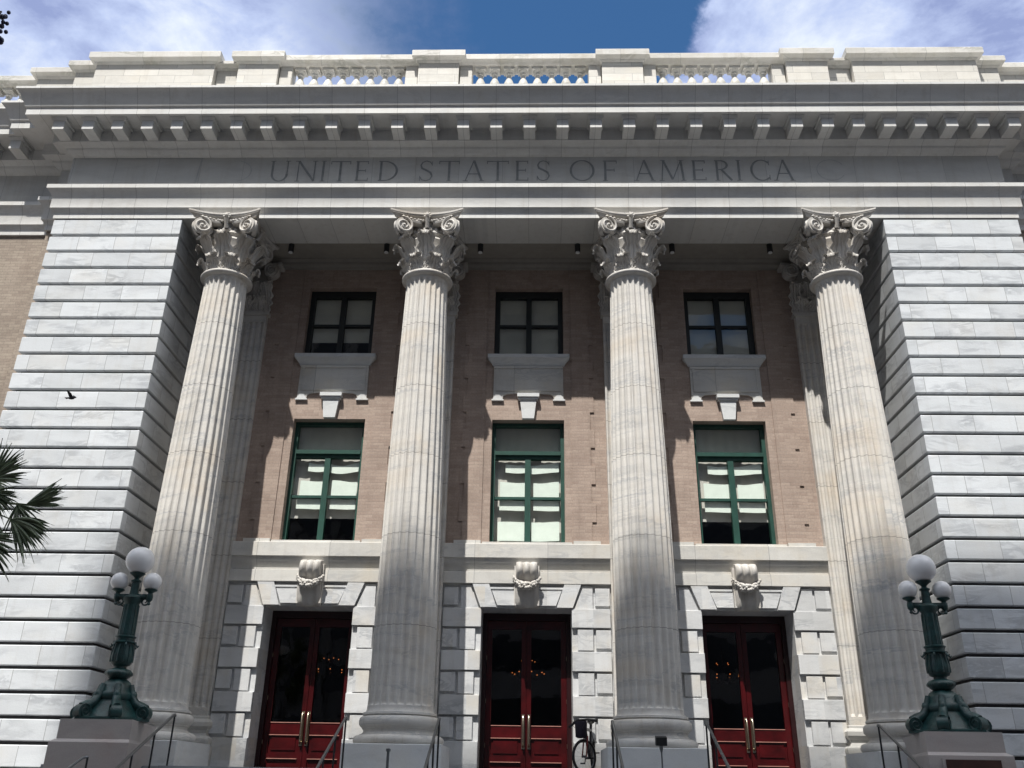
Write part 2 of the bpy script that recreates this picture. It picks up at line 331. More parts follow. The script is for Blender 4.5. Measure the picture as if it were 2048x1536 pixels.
# ------------------------------------------------------------------ piers
for s in (-1, 1):
    mb = MB(); xi, xo = 7.417, 10.19
    core = MB().box(s * (xi + .10), s * (xo - .10), .10, 1.91, 0, 12.54)
    k = 0; c = .014
    while True:
        zt = 12.13 - .4 * (k - 1); zb = zt - .4
        if zb < 1.0: break
        a, b2 = zb + .029, zt - .029
        if k == 0: b2 = 12.535
        xs = sorted((s * xi, s * xo)); x0, x1 = xs; y0, y1 = 0, 1.90
        ring = []
        for (z, d) in ((a, c), (a + c, 0), (b2 - c, 0), (b2, c)):
            ring.append([(x0 + d, y0 + d, z), (x1 - d, y0 + d, z), (x1 - d, y1, z), (x0 + d, y1, z)])
        vs = [p for r in ring for p in r]; fs = [(3, 2, 1, 0), (12, 13, 14, 15)] + [(j * 4 + i, j * 4 + (i + 1) % 4, j * 4 + 4 + (i + 1) % 4, j * 4 + 4 + i) for j in range(3) for i in range(4)]
        mb.add(vs, fs); k += 1
    mb.box(s * (xi - .05), s * (xo + .05), -.05, 1.92, 0, zb + .42)
    po = mb.build('rusticated_pier', 'pier', house); core.build('groove_shade_core', 'groove_shade', po)  # dark core paints the shade inside the grooves
# ------------------------------------------------------------------ swept mouldings
def sweep(path, prof, closed=False):
    """path: plan points (x,y) left to right seen from the street (outside is -y); prof: (outward, z)"""
    n = len(path); nr = []
    for i in range(n - 1):
        dx, dy = path[i + 1][0] - path[i][0], path[i + 1][1] - path[i][1]; l = math.hypot(dx, dy); nr.append((dy / l, -dx / l))
    rows = []
    for o, z in prof:
        r = []
        for i, (x, y) in enumerate(path):
            if i == 0: nx, ny = nr[0]
            elif i == n - 1: nx, ny = nr[-1]
            else: nx, ny = nr[i - 1][0] + nr[i][0], nr[i - 1][1] + nr[i][1]
            r.append((x + nx * o, y + ny * o, z))
        rows.append(r)
    return MB().grid(rows)
def plan(xe, y1=.63, xs=10.62, y2=.44, xw=17.0): return [(-xw, y1), (-xs, y1), (-xs, y2), (-xe, y2), (-xe, 0), (xe, 0), (xe, y2), (xs, y2), (xs, y1), (xw, y1)]
sweep(plan(10.2), [(-.95, 12.552), (.02, 12.552), (.02, 12.68), (.035, 12.70), (.075, 12.765), (.10, 12.775), (.10, 13.03), (.12, 13.07), (.16, 13.16), (.215, 13.21), (.215, 13.305), (0, 13.36)]).build('architrave', 'arch', house, 30)
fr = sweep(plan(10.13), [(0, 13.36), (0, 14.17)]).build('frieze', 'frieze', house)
sweep(plan(10.08), [(0, 14.17), (.03, 14.175), (.10, 14.215), (.13, 14.25), (.15, 14.26), (.17, 14.31), (.28, 14.345), (.335, 14.352)]).build('bed_moulding', 'arch', house, 30)
sweep(plan(10.05), [(.335, 14.352), (.335, 14.64), (.36, 14.665), (.85, 14.665), (.85, 14.835), (.885, 14.86), (.90, 14.90), (.915, 14.945), (.945, 15.0), (.99, 15.12), (1.05, 15.19), (1.07, 15.20), (1.07, 15.255), (.0, 15.38), (-1.2, 15.40)]).build('cornice', 'arch', house, 28)
# ------------------------------------------------------------------ modillions
def modillion():
    mb = MB(); prof = [(-.335, .27), (-.335, .02), (-.42, .0), (-.60, .0), (-.69, .015), (-.72, .05), (-.72, .20), (-.735, .21), (-.735, .225)]
    mb.prism([(-.335, .0), (-.715, .0), (-.72, .006), (-.72, .225), (-.335, .225)], 'x', -.125, .125)
    mb.prism([(-.34, .226), (-.735, .226), (-.775, .275), (-.775, .294), (-.34, .294)], 'x', -.165, .165)
    return mb
mod0 = None; mx_ = [k * .708 for k in range(-7, 8)] + [s * (7 * .708 + .70 + .648 * j) for s in (-1, 1) for j in range(0, 8)]
mpos = [(x, 0.0) for x in mx_] + [(s * (10.84 + .648 * j), .63) for s in (-1, 1) for j in range(1, 7)] + [(s * 10.40, .44) for s in (-1, 1)]
for x, y in mpos:
    if mod0 is None: mod0 = modillion().build('modillion', 'arch', house, loc=(x, y, 14.37))
    else: dup(mod0, house, (x, y, 14.37))
# ------------------------------------------------------------------ inscription
LW = [('U', -5.682, -5.263), ('N', -5.098, -4.668), ('I', -4.558, -4.47), ('T', -4.349, -3.92), ('E', -3.799, -3.524), ('D', -3.294, -2.888), ('S', -2.40, -2.1), ('T', -1.969, -1.53), ('A', -1.423, -1.0), ('T', -0.922, -0.454), ('E', -0.301, -0.03), ('S', 0.155, 0.448), ('O', 0.90, 1.39), ('F', 1.60, 1.9), ('A', 2.28, 2.70), ('M', 2.83, 3.36), ('E', 3.52, 3.807), ('R', 4.01, 4.355), ('I', 4.48, 4.57), ('C', 4.784, 5.223), ('A', 5.28, 5.693)]
SEQ = [0]
def stroke(mb, pts, w):
    """flat ribbon through pts (x,z) with widths w, laid a hair in front of the frieze, each a little prouder than the last"""
    SEQ[0] += 1; y = -.004 - .0006 * (SEQ[0] % 9)
    n = len(pts); ws = w if isinstance(w, list) else [w] * n; a = []; b2 = []
    for i, (x, z) in enumerate(pts):
        p, q = pts[max(i - 1, 0)], pts[min(i + 1, n - 1)]; dx, dz = q[0] - p[0], q[1] - p[1]; l = math.hypot(dx, dz) or 1
        nx, nz = -dz / l * ws[i] / 2, dx / l * ws[i] / 2; a.append((x + nx, y, z + nz)); b2.append((x - nx, y, z - nz))
    mb.grid([a, b2])
def letter(mb, ch, x0, x1, z0=13.53, H=.535):
    W = x1 - x0; T = .05; t2 = .024; S = .055
    X = lambda u: x0 + u * W
    Z = lambda v: z0 + v * H
    def serif(u, v): stroke(mb, [(X(u) - S, Z(v)), (X(u) + S, Z(v))], .016)
    def arc(cu, cv, ru, rv, a0, a1, n=22, thick=True):
        pts = []; ws = []
        for i in range(n + 1):
            a = R(a0 + (a1 - a0) * i / n); pts.append((X(cu + ru * math.cos(a)), Z(cv + rv * math.sin(a)))); ws.append(t2 + (T - t2) * abs(math.cos(a)) if thick else t2)
        stroke(mb, pts, ws)
    if ch == 'U': stroke(mb, [(X(.12), Z(1)), (X(.12), Z(.35))], T); stroke(mb, [(X(.9), Z(1)), (X(.9), Z(.35))], t2); arc(.51, .35, .39, .35, 180, 360); serif(.12, 1); serif(.9, 1)
    elif ch == 'N': stroke(mb, [(X(.08), Z(0)), (X(.08), Z(1))], t2); stroke(mb, [(X(.08), Z(1)), (X(.92), Z(0))], T); stroke(mb, [(X(.92), Z(0)), (X(.92), Z(1))], t2); serif(.08, 0); serif(.03, 1); serif(.92, 1)
    elif ch == 'I': stroke(mb, [(X(.5), Z(0)), (X(.5), Z(1))], T); serif(.5, 0); serif(.5, 1)
    elif ch == 'T': stroke(mb, [(X(.5), Z(0)), (X(.5), Z(1))], T); stroke(mb, [(X(0), Z(.97)), (X(1), Z(.97))], t2); serif(.5, 0); [stroke(mb, [(X(q), Z(1)), (X(q + (.05 if q else -.05) * 0), Z(.84))], .018) for q in (0.01, .99)]
    elif ch in 'EF':
        stroke(mb, [(X(.15), Z(0)), (X(.15), Z(1))], T); stroke(mb, [(X(.0), Z(.97)), (X(.97), Z(.97))], t2); stroke(mb, [(X(.15), Z(.52)), (X(.8), Z(.52))], t2); stroke(mb, [(X(.97), Z(1)), (X(.97), Z(.85))], .018); stroke(mb, [(X(.8), Z(.6)), (X(.8), Z(.44))], .016)
        if ch == 'E': stroke(mb, [(X(0), Z(.03)), (X(1), Z(.03))], t2); stroke(mb, [(X(1), Z(.0)), (X(1), Z(.16))], .018)
        else: serif(.15, 0)
    elif ch == 'D': stroke(mb, [(X(.12), Z(0)), (X(.12), Z(1))], T); arc(.3, .5, .68, .48, -90, 90); stroke(mb, [(X(0), Z(.98)), (X(.32), Z(.98))], t2); stroke(mb, [(X(0), Z(.02)), (X(.32), Z(.02))], t2)
    elif ch == 'S':
        pts = [(.9, .82), (.78, .94), (.5, 1), (.22, .93), (.1, .78), (.18, .63), (.5, .53), (.82, .41), (.93, .24), (.8, .07), (.5, 0), (.2, .05), (.06, .2)]
        stroke(mb, [(X(a), Z(c)) for a, c in pts], [t2, t2, t2, t2 * 1.2, t2 * 1.5, T, T, T, t2 * 1.5, t2 * 1.2, t2, t2, t2]); stroke(mb, [(X(.92), Z(.97)), (X(.92), Z(.76))], .016); stroke(mb, [(X(.05), Z(.0)), (X(.05), Z(.24))], .016)
    elif ch == 'A': stroke(mb, [(X(.08), Z(0)), (X(.5), Z(1.02))], t2); stroke(mb, [(X(.5), Z(1.02)), (X(.92), Z(0))], T); stroke(mb, [(X(.22), Z(.34)), (X(.78), Z(.34))], t2); serif(.08, 0); serif(.92, 0)
    elif ch == 'O': arc(.5, .5, .5, .5, 0, 360, 40)
    elif ch == 'C': arc(.53, .5, .5, .5, 45, 315, 34); stroke(mb, [(X(.9), Z(.98)), (X(.9), Z(.74))], .018); stroke(mb, [(X(.9), Z(.02)), (X(.9), Z(.26))], .018)
    elif ch == 'R': stroke(mb, [(X(.14), Z(0)), (X(.14), Z(1))], T); arc(.35, .76, .42, .22, -90, 90); stroke(mb, [(X(0), Z(.98)), (X(.37), Z(.98))], t2); stroke(mb, [(X(.14), Z(.53)), (X(.37), Z(.53))], t2); stroke(mb, [(X(.42), Z(.53)), (X(1.02), Z(0))], T); serif(.14, 0)
    elif ch == 'M': stroke(mb, [(X(.06), Z(0)), (X(.14), Z(1))], t2); stroke(mb, [(X(.14), Z(1)), (X(.5), Z(.05))], T); stroke(mb, [(X(.5), Z(.05)), (X(.86), Z(1))], t2); stroke(mb, [(X(.86), Z(1)), (X(.94), Z(0))], T); serif(.06, 0); serif(.94, 0); serif(.12, 1); serif(.88, 1)
for ch, a, b2 in LW:
    mb = MB(); letter(mb, ch, a, b2); mb.build('carved_letter', 'inscr', fr)
mb = MB()
stroke(mb, [(-6.43 + .33 * math.cos(R(a)), 13.80 + .27 * math.sin(R(a))) for a in range(-80, 81, 8)], .02); mb.build('worn_roundel', 'ghost', fr); mb = MB()
stroke(mb, [(6.50 + .30 * math.cos(R(a)), 13.80 + .27 * math.sin(R(a))) for a in range(30, 331, 10)], .016); mb.build('worn_roundel', 'ghost', fr); mb = MB()
stroke(mb, [(-7.30, 13.40), (-7.24, 14.15)], .022); stroke(mb, [(-7.27, 14.14), (-9.95, 14.14)], .02)
mb.build('panel_line', 'ghost', fr)
# ------------------------------------------------------------------ parapet and balustrades
def block(x0, x1, yb, top=17.25, capo=.1, body=16.965, name='parapet_block', z0=15.36, depth=.5):
    m1 = MB().bbox(x0, x1, yb, yb + depth, z0, body, .006)
    o = m1.build(name, 'parapet', house)
    a, b2 = min(x0, x1), max(x0, x1)
    cp = MB(); pr = [(.0, body + .002), (.04, body + .03), (.05, body + .05), (.13, body + .10), (.145, body + .105), (.145, top - .02), (.13, top), (-.2, top + .03)]
    pth = [(a, yb + depth), (a, yb), (b2, yb), (b2, yb + depth)]
    g = sweep(pth, pr); cp.add(g.v, g.f); cp.box(a + .012, b2 - .012, yb + .012, yb + depth + .1, body - .012, top - .04); cp.build('coping', 'cope', o, 30)
    return o
for s in (-1, 1):
    block(s * 7.41, s * 10.24, .08); block(s * 5.90, s * 6.85, .08); block(s * 1.66, s * 2.61, .08)
    block(s * 6.86, s * 7.40, .24, 17.10, body=16.90); block(s * 10.26, s * 10.86, .34, 17.24, body=16.98); block(s * 10.87, s * 11.9, .56, 17.24, body=16.98)
    block(s * 18.4, s * 19.4, .80, 17.24, body=16.98)
def baluster_mb():
    pr = [(.105, 0), (.105, .05), (.07, .06), (.06, .09), (.075, .13), (.118, .22), (.132, .30), (.128, .36), (.10, .44), (.066, .53), (.056, .59), (.056, .63), (.075, .64), (.08, .66), (.06, .675), (.062, .70), (.10, .73), (.115, .755)]
    mb = MB().lathe(pr, n=20); mb.box(-.125, .125, -.125, .125, -.05, 0.0); mb.box(-.125, .125, -.125, .125, .757, .83); return mb
bal0 = None
def balustrade(x0, x1, xs, y=.33):
    rail = MB(); pr = [(.0, 16.98), (.03, 17.0), (.045, 17.02), (.10, 17.05), (.125, 17.06), (.125, 17.20), (.11, 17.22), (-.2, 17.25)]
    g = sweep([(x0, y - .16), (x1, y - .16)], pr); rail.add(g.v, g.f); rail.box(x0, x1, y - .159, y + .16, 16.982, 17.235)
    rl = rail.build('balustrade', 'cope', house, 30)
    MB().box(x0, x1, y - .2, y + .2, 15.36, 16.10).build('balustrade_plinth', 'parapet', rl)
    global bal0
    for x in xs:
        if bal0 is None: bal0 = baluster_mb().build('baluster', 'cope', rl, 40, (x, y, 16.15))
        else: dup(bal0, rl, (x, y, 16.15))
    for a, d in ((x0, 1), (x1, -1)):
        MB().bbox(a + d * .01, a + d * .30, y - .155, y + .15, 16.1, 16.979, .01).build('half_pier', 'parapet', rl)
balustrade(-1.655, 1.655, [(-3.5 + k) * .333 for k in range(8)])
for s in (-1, 1): balustrade(min(s * 2.62, s * 5.89), max(s * 2.62, s * 5.89), [s * 4.255 + (-3.5 + k) * .333 for k in range(8)])
for s in (-1, 1): balustrade(min(s * 11.91, s * 18.39), max(s * 11.91, s * 18.39), [s * (12.45 + .333 * k) for k in range(17)], .95)
# ------------------------------------------------------------------ roof and wings
MB().box(-10.0, 10.0, .6, 12, 15.0, 15.35).build('roof', 'parapet', house)
for s in (-1, 1):
    xs = sorted((s * 10.19, s * 19)); mb = MB(); mb.box(xs[0], xs[1], .66, 1.1, 0, 12.55); mb.box(s * 10.19, s * 10.6, .47, .655, 0, 12.55)
    mb.build('wing_wall', 'brickw', house)
# ------------------------------------------------------------------ portico shell
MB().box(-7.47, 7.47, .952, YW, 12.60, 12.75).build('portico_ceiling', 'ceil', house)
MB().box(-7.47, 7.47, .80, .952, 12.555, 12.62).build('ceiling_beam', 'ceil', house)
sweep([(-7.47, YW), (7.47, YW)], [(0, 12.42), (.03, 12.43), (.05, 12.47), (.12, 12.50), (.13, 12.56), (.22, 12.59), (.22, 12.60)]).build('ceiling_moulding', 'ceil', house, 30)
MB().box(-7.47, 7.47, -.9, YW + 1.0, FL - .3, FL).build('portico_floor', 'step', house)
MB().box(-5.62, 5.62, -.94, .5, FL - .165, FL + .006).build('landing_edge', 'step', house)
MB().box(-7.3, 7.3, -.3, 1.84, 0, FL - .31).build('portico_base', 'step', house)
WU = dict(x=.765, z0=10.225, z1=11.94); WL = dict(x=.765, z0=6.04, z1=8.705); DO = dict(x=.876, z0=FL, z1=4.755)
def holed(x0, x1, z0, z1, holes, y, depth, mat, name):
    xs = sorted({x0, x1} | {h[0] for h in holes} | {h[1] for h in holes}); zs = sorted({z0, z1} | {h[2] for h in holes} | {h[3] for h in holes}); mb = MB()
    for i in range(len(xs) - 1):
        for j in range(len(zs) - 1):
            cx, cz = (xs[i] + xs[i + 1]) / 2, (zs[j] + zs[j + 1]) / 2
            if any(h[0] < cx < h[1] and h[2] < cz < h[3] for h in holes): continue
            mb.add([(xs[i], y, zs[j]), (xs[i + 1], y, zs[j]), (xs[i + 1], y, zs[j + 1]), (xs[i], y, zs[j + 1])], [(0, 1, 2, 3)])
    for a, b2, c, d in holes:
        q = [(a, c), (b2, c), (b2, d), (a, d)]
        for k in range(4):
            p, r = q[k], q[(k + 1) % 4]; mb.add([(p[0], y, p[1]), (r[0], y, r[1]), (r[0], y + depth, r[1]), (p[0], y + depth, p[1])], [(0, 1, 2, 3)])
    return mb.build(name, mat, house)
bw = holed(-7.42, 7.42, 5.72, 12.43, [(c - WU['x'], c + WU['x'], WU['z0'], WU['z1']) for c in BX] + [(c - WL['x'], c + WL['x'], WL['z0'], WL['z1']) for c in BX], YW, .34, 'brick', 'brick_wall')
lw = holed(-7.42, 7.42, FL, 5.72, [(c - DO['x'], c + DO['x'], DO['z0'], DO['z1']) for c in BX], YW, .74, 'block', 'marble_base_wall')
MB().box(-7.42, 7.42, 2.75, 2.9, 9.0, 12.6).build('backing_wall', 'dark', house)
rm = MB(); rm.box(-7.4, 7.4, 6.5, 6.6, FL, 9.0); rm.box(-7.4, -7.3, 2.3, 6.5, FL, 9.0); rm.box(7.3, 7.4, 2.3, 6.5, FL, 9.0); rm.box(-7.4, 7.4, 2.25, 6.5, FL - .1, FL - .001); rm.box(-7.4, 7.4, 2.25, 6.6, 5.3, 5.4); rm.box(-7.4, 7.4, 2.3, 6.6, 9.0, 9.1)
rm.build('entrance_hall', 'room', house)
# brick quoins beside the windows
for c in BX:
    for s in (-1, 1):
        mb = MB(); z = 6.08; k = 0
        while z < 12.35:
            w2 = 1.315 if k % 2 == 0 else 1.40; h = .40
            zt = min(z + h, 12.41); mb.box(c + s * .93, c + s * w2, YW - .026, YW + .01, z + .001, zt); z += h; k += 1
        mb.build('brick_quoin', 'brick', bw)
# ------------------------------------------------------------------ windows
def upper_window(c, i):
    f = MB(); y0, y1 = 2.02, 2.14; a = WU['x']; z0, z1 = WU['z0'] + .002, WU['z1'] - .002
    f.box(c - a, c - a + .11, y0, y1, z0, z1); f.box(c + a - .11, c + a, y0, y1, z0, z1); f.box(c - a + .11, c + a - .11, y0, y1, z1 - .16, z1); f.box(c - a + .11, c + a - .11, y0, y1, z0, z0 + .08)
    f.box(c - .062, c + .062, y0 + .01, y1, z0 + .08, z1 - .16); f.box(c - a + .11, c - .062, y0 + .02, y1, 11.03, 11.09); f.box(c + .062, c + a - .11, y0 + .02, y1, 11.03, 11.09)
    fo = f.build('upper_window', 'darkframe', house)
    MB().box(c - a + .1, c + a - .1, 2.08, 2.086, z0 + .07, z1 - .15).build('glass', 'glass', fo)
    MB().box(c - a + .05, c + a - .05, 2.19, 2.2, (10.70 if i == 0 else 10.30), z1).build('blind', 'blind', fo)
    sl = MB(); g = sweep([(c - .76, YW), (c - .76, YW - .02), (c + .76, YW - .02), (c + .76, YW)], [(0, 9.96), (.02, 9.97), (.045, 10.02), (.10, 10.09), (.13, 10.12), (.13, 10.205), (.11, 10.215), (-.1, 10.222)]); sl.add(g.v, g.f); sl.box(c - .764, c + .764, YW - .02, 2.02, 10.16, 10.2245)
    sl.build('window_sill', 'plain', fo, 30)
    p = MB(); pts = [(-.75, 9.96), (-.755, 9.16), (-.56, 9.16), (-.54, 9.25), (-.47, 9.29), (0, 9.33), (.47, 9.29), (.54, 9.25), (.56, 9.16), (.755, 9.16), (.75, 9.96)]
    p.prism([(c + x, z) for x, z in pts], 'y', YW - .035, YW + .01)
    for a_, b_, z_, w_ in ((-.75, .75, 9.90, 9.955), (-.70, .70, 9.36, 9.40)): p.box(c + a_, c + b_, YW - .055, YW - .0352, z_, w_)
    for s in (-1, 1): p.box(c + s * .66, c + s * .70, YW - .055, YW - .0352, 9.401, 9.899)
    po = p.build('apron_panel', 'warm', house)
    for s in (-1, 1):
        q = MB(); q.prism([(c + s * .66 - .13, 9.135), (c + s * .66 + .13, 9.135), (c + s * .66 + .13, 9.165), (c + s * .66 - .13, 9.165)], 'y', YW - .055, YW)
        q.prism([(c + s * .66 - .11, 9.166), (c + s * .66 + .11, 9.166), (c + s * .66 + .045, 9.27), (c + s * .66 - .045, 9.27)], 'y', YW - .052, YW - .02); q.build('bracket', 'plain', po)
    kmb = MB(); kmb.prism([(c - .125, 8.712), (c + .125, 8.712), (c + .175, 9.14), (c - .175, 9.14)], 'y', YW - .09, YW + .02)
    kmb.box(c - .21, c + .21, YW - .12, YW, 9.141, 9.19); kmb.box(c - .235, c + .235, YW - .15, YW, 9.192, 9.27)
    kmb.build('keystone', 'plain', house)
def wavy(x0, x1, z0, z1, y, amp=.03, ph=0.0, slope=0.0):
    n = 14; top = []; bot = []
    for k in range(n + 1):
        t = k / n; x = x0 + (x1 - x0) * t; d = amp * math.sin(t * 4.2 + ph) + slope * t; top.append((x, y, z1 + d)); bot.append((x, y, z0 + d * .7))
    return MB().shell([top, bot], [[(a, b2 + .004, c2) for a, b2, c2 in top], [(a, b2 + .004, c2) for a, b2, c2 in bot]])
def lower_window(c, i):
    f = MB(); y0, y1 = 2.05, 2.19; a = WL['x']; z0, z1 = WL['z0'] + .002, WL['z1'] - .002
    f.box(c - a, c - a + .075, y0, y1, z0, z1); f.box(c + a - .075, c + a, y0, y1, z0, z1); f.box(c - a + .075, c + a - .075, y0, y1, z1 - .07, z1); f.box(c - a + .075, c + a - .075, y0, y1, z0, z0 + .07)
    f.box(c - a + .075, c + a - .075, y0 - .03, y1, 7.975, 8.06); f.box(c - a + .075, c + a - .075, y0 + .02, y1, 7.90, 7.974)
    f.box(c - .06, c + .06, y0 + .02, y1, z0 + .07, 7.90)
    for s in (-1, 1):
        xs = sorted((c + s * .0605, c + s * (a - .076))); f.box(xs[0], xs[1], y0 + .04, y1, 7.02, 7.075)
    fo = f.build('tall_window', 'green', house)
    MB().box(c - a + .07, c + a - .07, 2.14, 2.146, z0 + .06, z1 - .06).build('glass', 'glass', fo)
    n = 60; zb = 6.08 if i == 1 else 6.63
    cu = [[(c - a + .02 + (2 * a - .04) * k / n, 2.28 + .004 * math.sin(k * .75), z) for k in range(n + 1)] for z in (zb, z1)]
    MB().shell(cu, [[(x, y + .006, z) for x, y, z in r] for r in cu]).build('curtain', 'curtain', fo, 60)
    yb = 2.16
    def patch(x0, x1, za, zc, **k): wavy(c + x0, c + x1, za, zc, yb, **k).build('reflection_patch', 'white', fo)  # each board imitates a bright reflection in the glass
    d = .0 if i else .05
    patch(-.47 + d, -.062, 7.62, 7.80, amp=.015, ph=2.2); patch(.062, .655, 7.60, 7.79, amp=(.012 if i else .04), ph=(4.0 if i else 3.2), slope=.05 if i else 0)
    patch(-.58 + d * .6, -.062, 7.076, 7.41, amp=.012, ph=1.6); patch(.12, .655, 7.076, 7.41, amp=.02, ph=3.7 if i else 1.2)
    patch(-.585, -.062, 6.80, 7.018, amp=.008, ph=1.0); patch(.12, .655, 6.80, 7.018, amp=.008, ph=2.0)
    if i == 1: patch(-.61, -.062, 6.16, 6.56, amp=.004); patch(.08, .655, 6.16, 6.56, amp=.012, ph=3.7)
for i, c in enumerate(BX): upper_window(c, i); lower_window(c, i)
# ------------------------------------------------------------------ sill band, lintel band
for i, c in enumerate(BX):
    x0, x1 = c - 1.645, c + 1.645
    g = sweep([(x0, YW), (x1, YW)], [(0, 5.46), (.03, 5.47), (.035, 5.52), (.06, 5.56), (.10, 5.62), (.12, 5.70), (.15, 5.715), (.15, 5.985), (.14, 5.995), (-.03, 6.0)]); g.build('sill_band', 'warm', house, 30)
    mb = MB(); mb.box(c - 1.47, c - .93, YW - .085, YW, 6.0, 6.075); mb.box(c + .93, c + 1.47, YW - .085, YW, 6.0, 6.075); mb.box(c - .90, c + .90, YW - .09, 2.0, 5.99, 6.043); mb.build('quoin_base', 'warm', house)
    lb = MB(); lb.bbox(x0, x1, YW - .09, YW, 5.215, 5.45, .006); lbo = lb.build('lintel_band', 'warm', house)
    for s in (-1, 1):
        v = MB(); v.prism([(c + s * .735, 5.20), (c + s * 1.06, 5.20), (c + s * .895, 4.758), (c + s * .585, 4.758)], 'y', YW - .10, YW + .34); v.build('voussoir', 'block', house)
        v = MB(); v.prism([(c + s * .22, 5.08), (c + s * .68, 5.08), (c + s * .57, 4.80), (c + s * .22, 4.80)], 'y', YW - .06, YW + .3); v.box(c + s * .22, c + s * .715, YW - .055, YW + .02, 5.115, 5.15); v.build('lintel_block', 'block', house)
        bm_ = MB(); xa = .876; xb = 1.62
        bm_.bbox(c + s * xa, c + s * xb, YW - .075, YW + .01, 4.385, 4.74, .006)
        for za, zb2 in ((3.585, 3.94), (2.79, 3.14), (FL, 2.335)): bm_.bbox(c + s * xa, c + s * xb, YW - .075, YW + .01, za, zb2, .006)
        for za, zb2 in ((3.97, 4.385), (3.165, 3.585), (2.365, 2.79)):
            bm_.bbox(c + s * .985, c + s * 1.285, YW - .055, YW + .01, za - .003, zb2 - .03, .006); bm_.bbox(c + s * 1.335, c + s * xb, YW - .055, YW + .01, za + .035, zb2 - .04, .006)
        bm_.prism([(c + s * 1.09, 5.14), (c + s * 1.285, 5.14), (c + s * 1.285, 4.742), (c + s * .93, 4.742)], 'y', YW - .055, YW + .01); bm_.bbox(c + s * 1.335, c + s * xb, YW - .055, YW + .01, 4.80, 5.14, .006)
        bm_.box(c + s * .90, c + s * 1.30, YW - .04, YW, 5.155, 5.18)
        bm_.build('rusticated_blocks', 'block', house)
# ------------------------------------------------------------------ door consoles with garlands
def console(c):
    prof = [(.02, 5.60), (.20, 5.615), (.30, 5.59), (.365, 5.53), (.385, 5.46), (.375, 5.39), (.34, 5.33), (.285, 5.28), (.25, 5.24), (.235, 5.18), (.225, 5.08), (.205, 4.97), (.18, 4.88), (.165, 4.80), (.13, 4.755), (.10, 4.735), (.0, 4.735)]
    n = 36; rows = []
    for j, (o, z) in enumerate(prof):
        r = []; fl = max(0, min(1, (z - 5.26) / .15)) if j < 9 else 0; hw = .205 + .02 * (j > 8)
        for k in range(n + 1):
            u2 = -1 + 2 * k / n; bump = .075 * fl * (abs(math.cos(u2 * math.pi * 1.5)) ** .7 - .6) + .012 * (1 - fl) * math.cos(u2 * 9)
            r.append((c + u2 * hw, YW - o - (bump if o > .05 else 0), z))
        rows.append(r)
    mb = MB().grid(rows)
    for s in (-1, 1):
        col = [(r[-1] if s > 0 else r[0]) for r in rows]; mb.grid([col, [(p[0], YW, p[2]) for p in col]])
        mb.prism([(YW, 5.55), (YW - .16, 5.55), (YW - .16, 4.78), (YW, 4.78)], 'x', c + s * .205, c + s * .245)
    o = mb.build('console', 'carved', house, 50)
    g = MB(); rnd = random.Random(3)
    for k in range(170):
        t = rnd.uniform(-1, 1); a = t * 1.15; x = .265 * t; z = 5.31 - .19 * (1 - abs(t) ** 2.2); y = YW - .33 + .15 * t * t
        th = .035 + .03 * (1 - abs(t)); q = rnd.uniform(0, 6.28)
        g.ball((c + x + rnd.uniform(-.015, .015), y + th * math.cos(q) * .8, z + th * math.sin(q)), rnd.uniform(.018, .036), 7, 5)
    g.build('garland', 'carved', o, 60)
for c in BX: console(c)
# ------------------------------------------------------------------ doors
def door(c):
    y0 = 2.51; f = MB(); a = .876; zt = 4.755
    f.box(c - a, c - a + .09, 2.44, 2.60, FL, zt); f.box(c + a - .09, c + a, 2.44, 2.60, FL, zt); f.box(c - a + .09, c + a - .09, 2.44, 2.60, zt - .14, zt)
    fo = f.build('door', 'wooddark', house)
    for s in (-1, 1):
        lf = MB(); X = lambda q: c + s * q
        def bx(q0, q1, ya, yb, za, zb): xs = sorted((X(q0), X(q1))); lf.box(xs[0], xs[1], ya, yb, za, zb)
        bx(.004, .095, y0, y0 + .07, FL + .02, zt - .141); bx(.68, .785, y0, y0 + .07, FL + .02, zt - .141); bx(.095, .68, y0, y0 + .07, zt - .30, zt - .141); bx(.095, .68, y0, y0 + .07, 2.44, 2.65)
        bx(.095, .68, y0, y0 + .07, 2.02, 2.10); bx(.095, .68, y0 + .03, y0 + .06, FL + .05, 2.02); bx(.095, .68, y0 + .03, y0 + .06, 2.10, 2.44); bx(.095, .68, y0, y0 + .07, FL + .02, FL + .05)
        bx(.16, .62, y0 + .012, y0 + .029, 2.16, 2.38)
        lo = lf.build('door_leaf', 'wood', fo)
        for z in (2.655, 2.432, 2.012):
            xs = sorted((X(.10), X(.675))); MB().box(xs[0], xs[1], y0 - .012, y0 + .028, z - .008, z + .004).build('moulding', 'woodline', fo)
        xs = sorted((X(.09), X(.685))); MB().box(xs[0], xs[1], y0 + .032, y0 + .038, 2.64, zt - .29).build('glass', 'doorglass', fo)
        h = MB(); x = X(.055); h.tube([(x, y0 - .012, 2.80), (x, y0 - .06, 2.82), (x, y0 - .09, 2.78), (x, y0 - .095, 2.55), (x, y0 - .09, 2.32), (x, y0 - .06, 2.28), (x, y0 - .012, 2.30)], .018, 10); h.box(x - .028, x + .028, y0 - .014, y0 - .001, 2.24, 2.86)
        h.build('handle', 'brass', fo, 40)
        hg = MB(); xh = X(.79)
        for z in (2.3, 3.1, 3.9): hg.tube([(xh, y0 - .02, z - .04), (xh, y0 - .02, z + .04)], .012, 8)
        hg.build('hinge', 'brass', fo)
for c in BX: door(c)
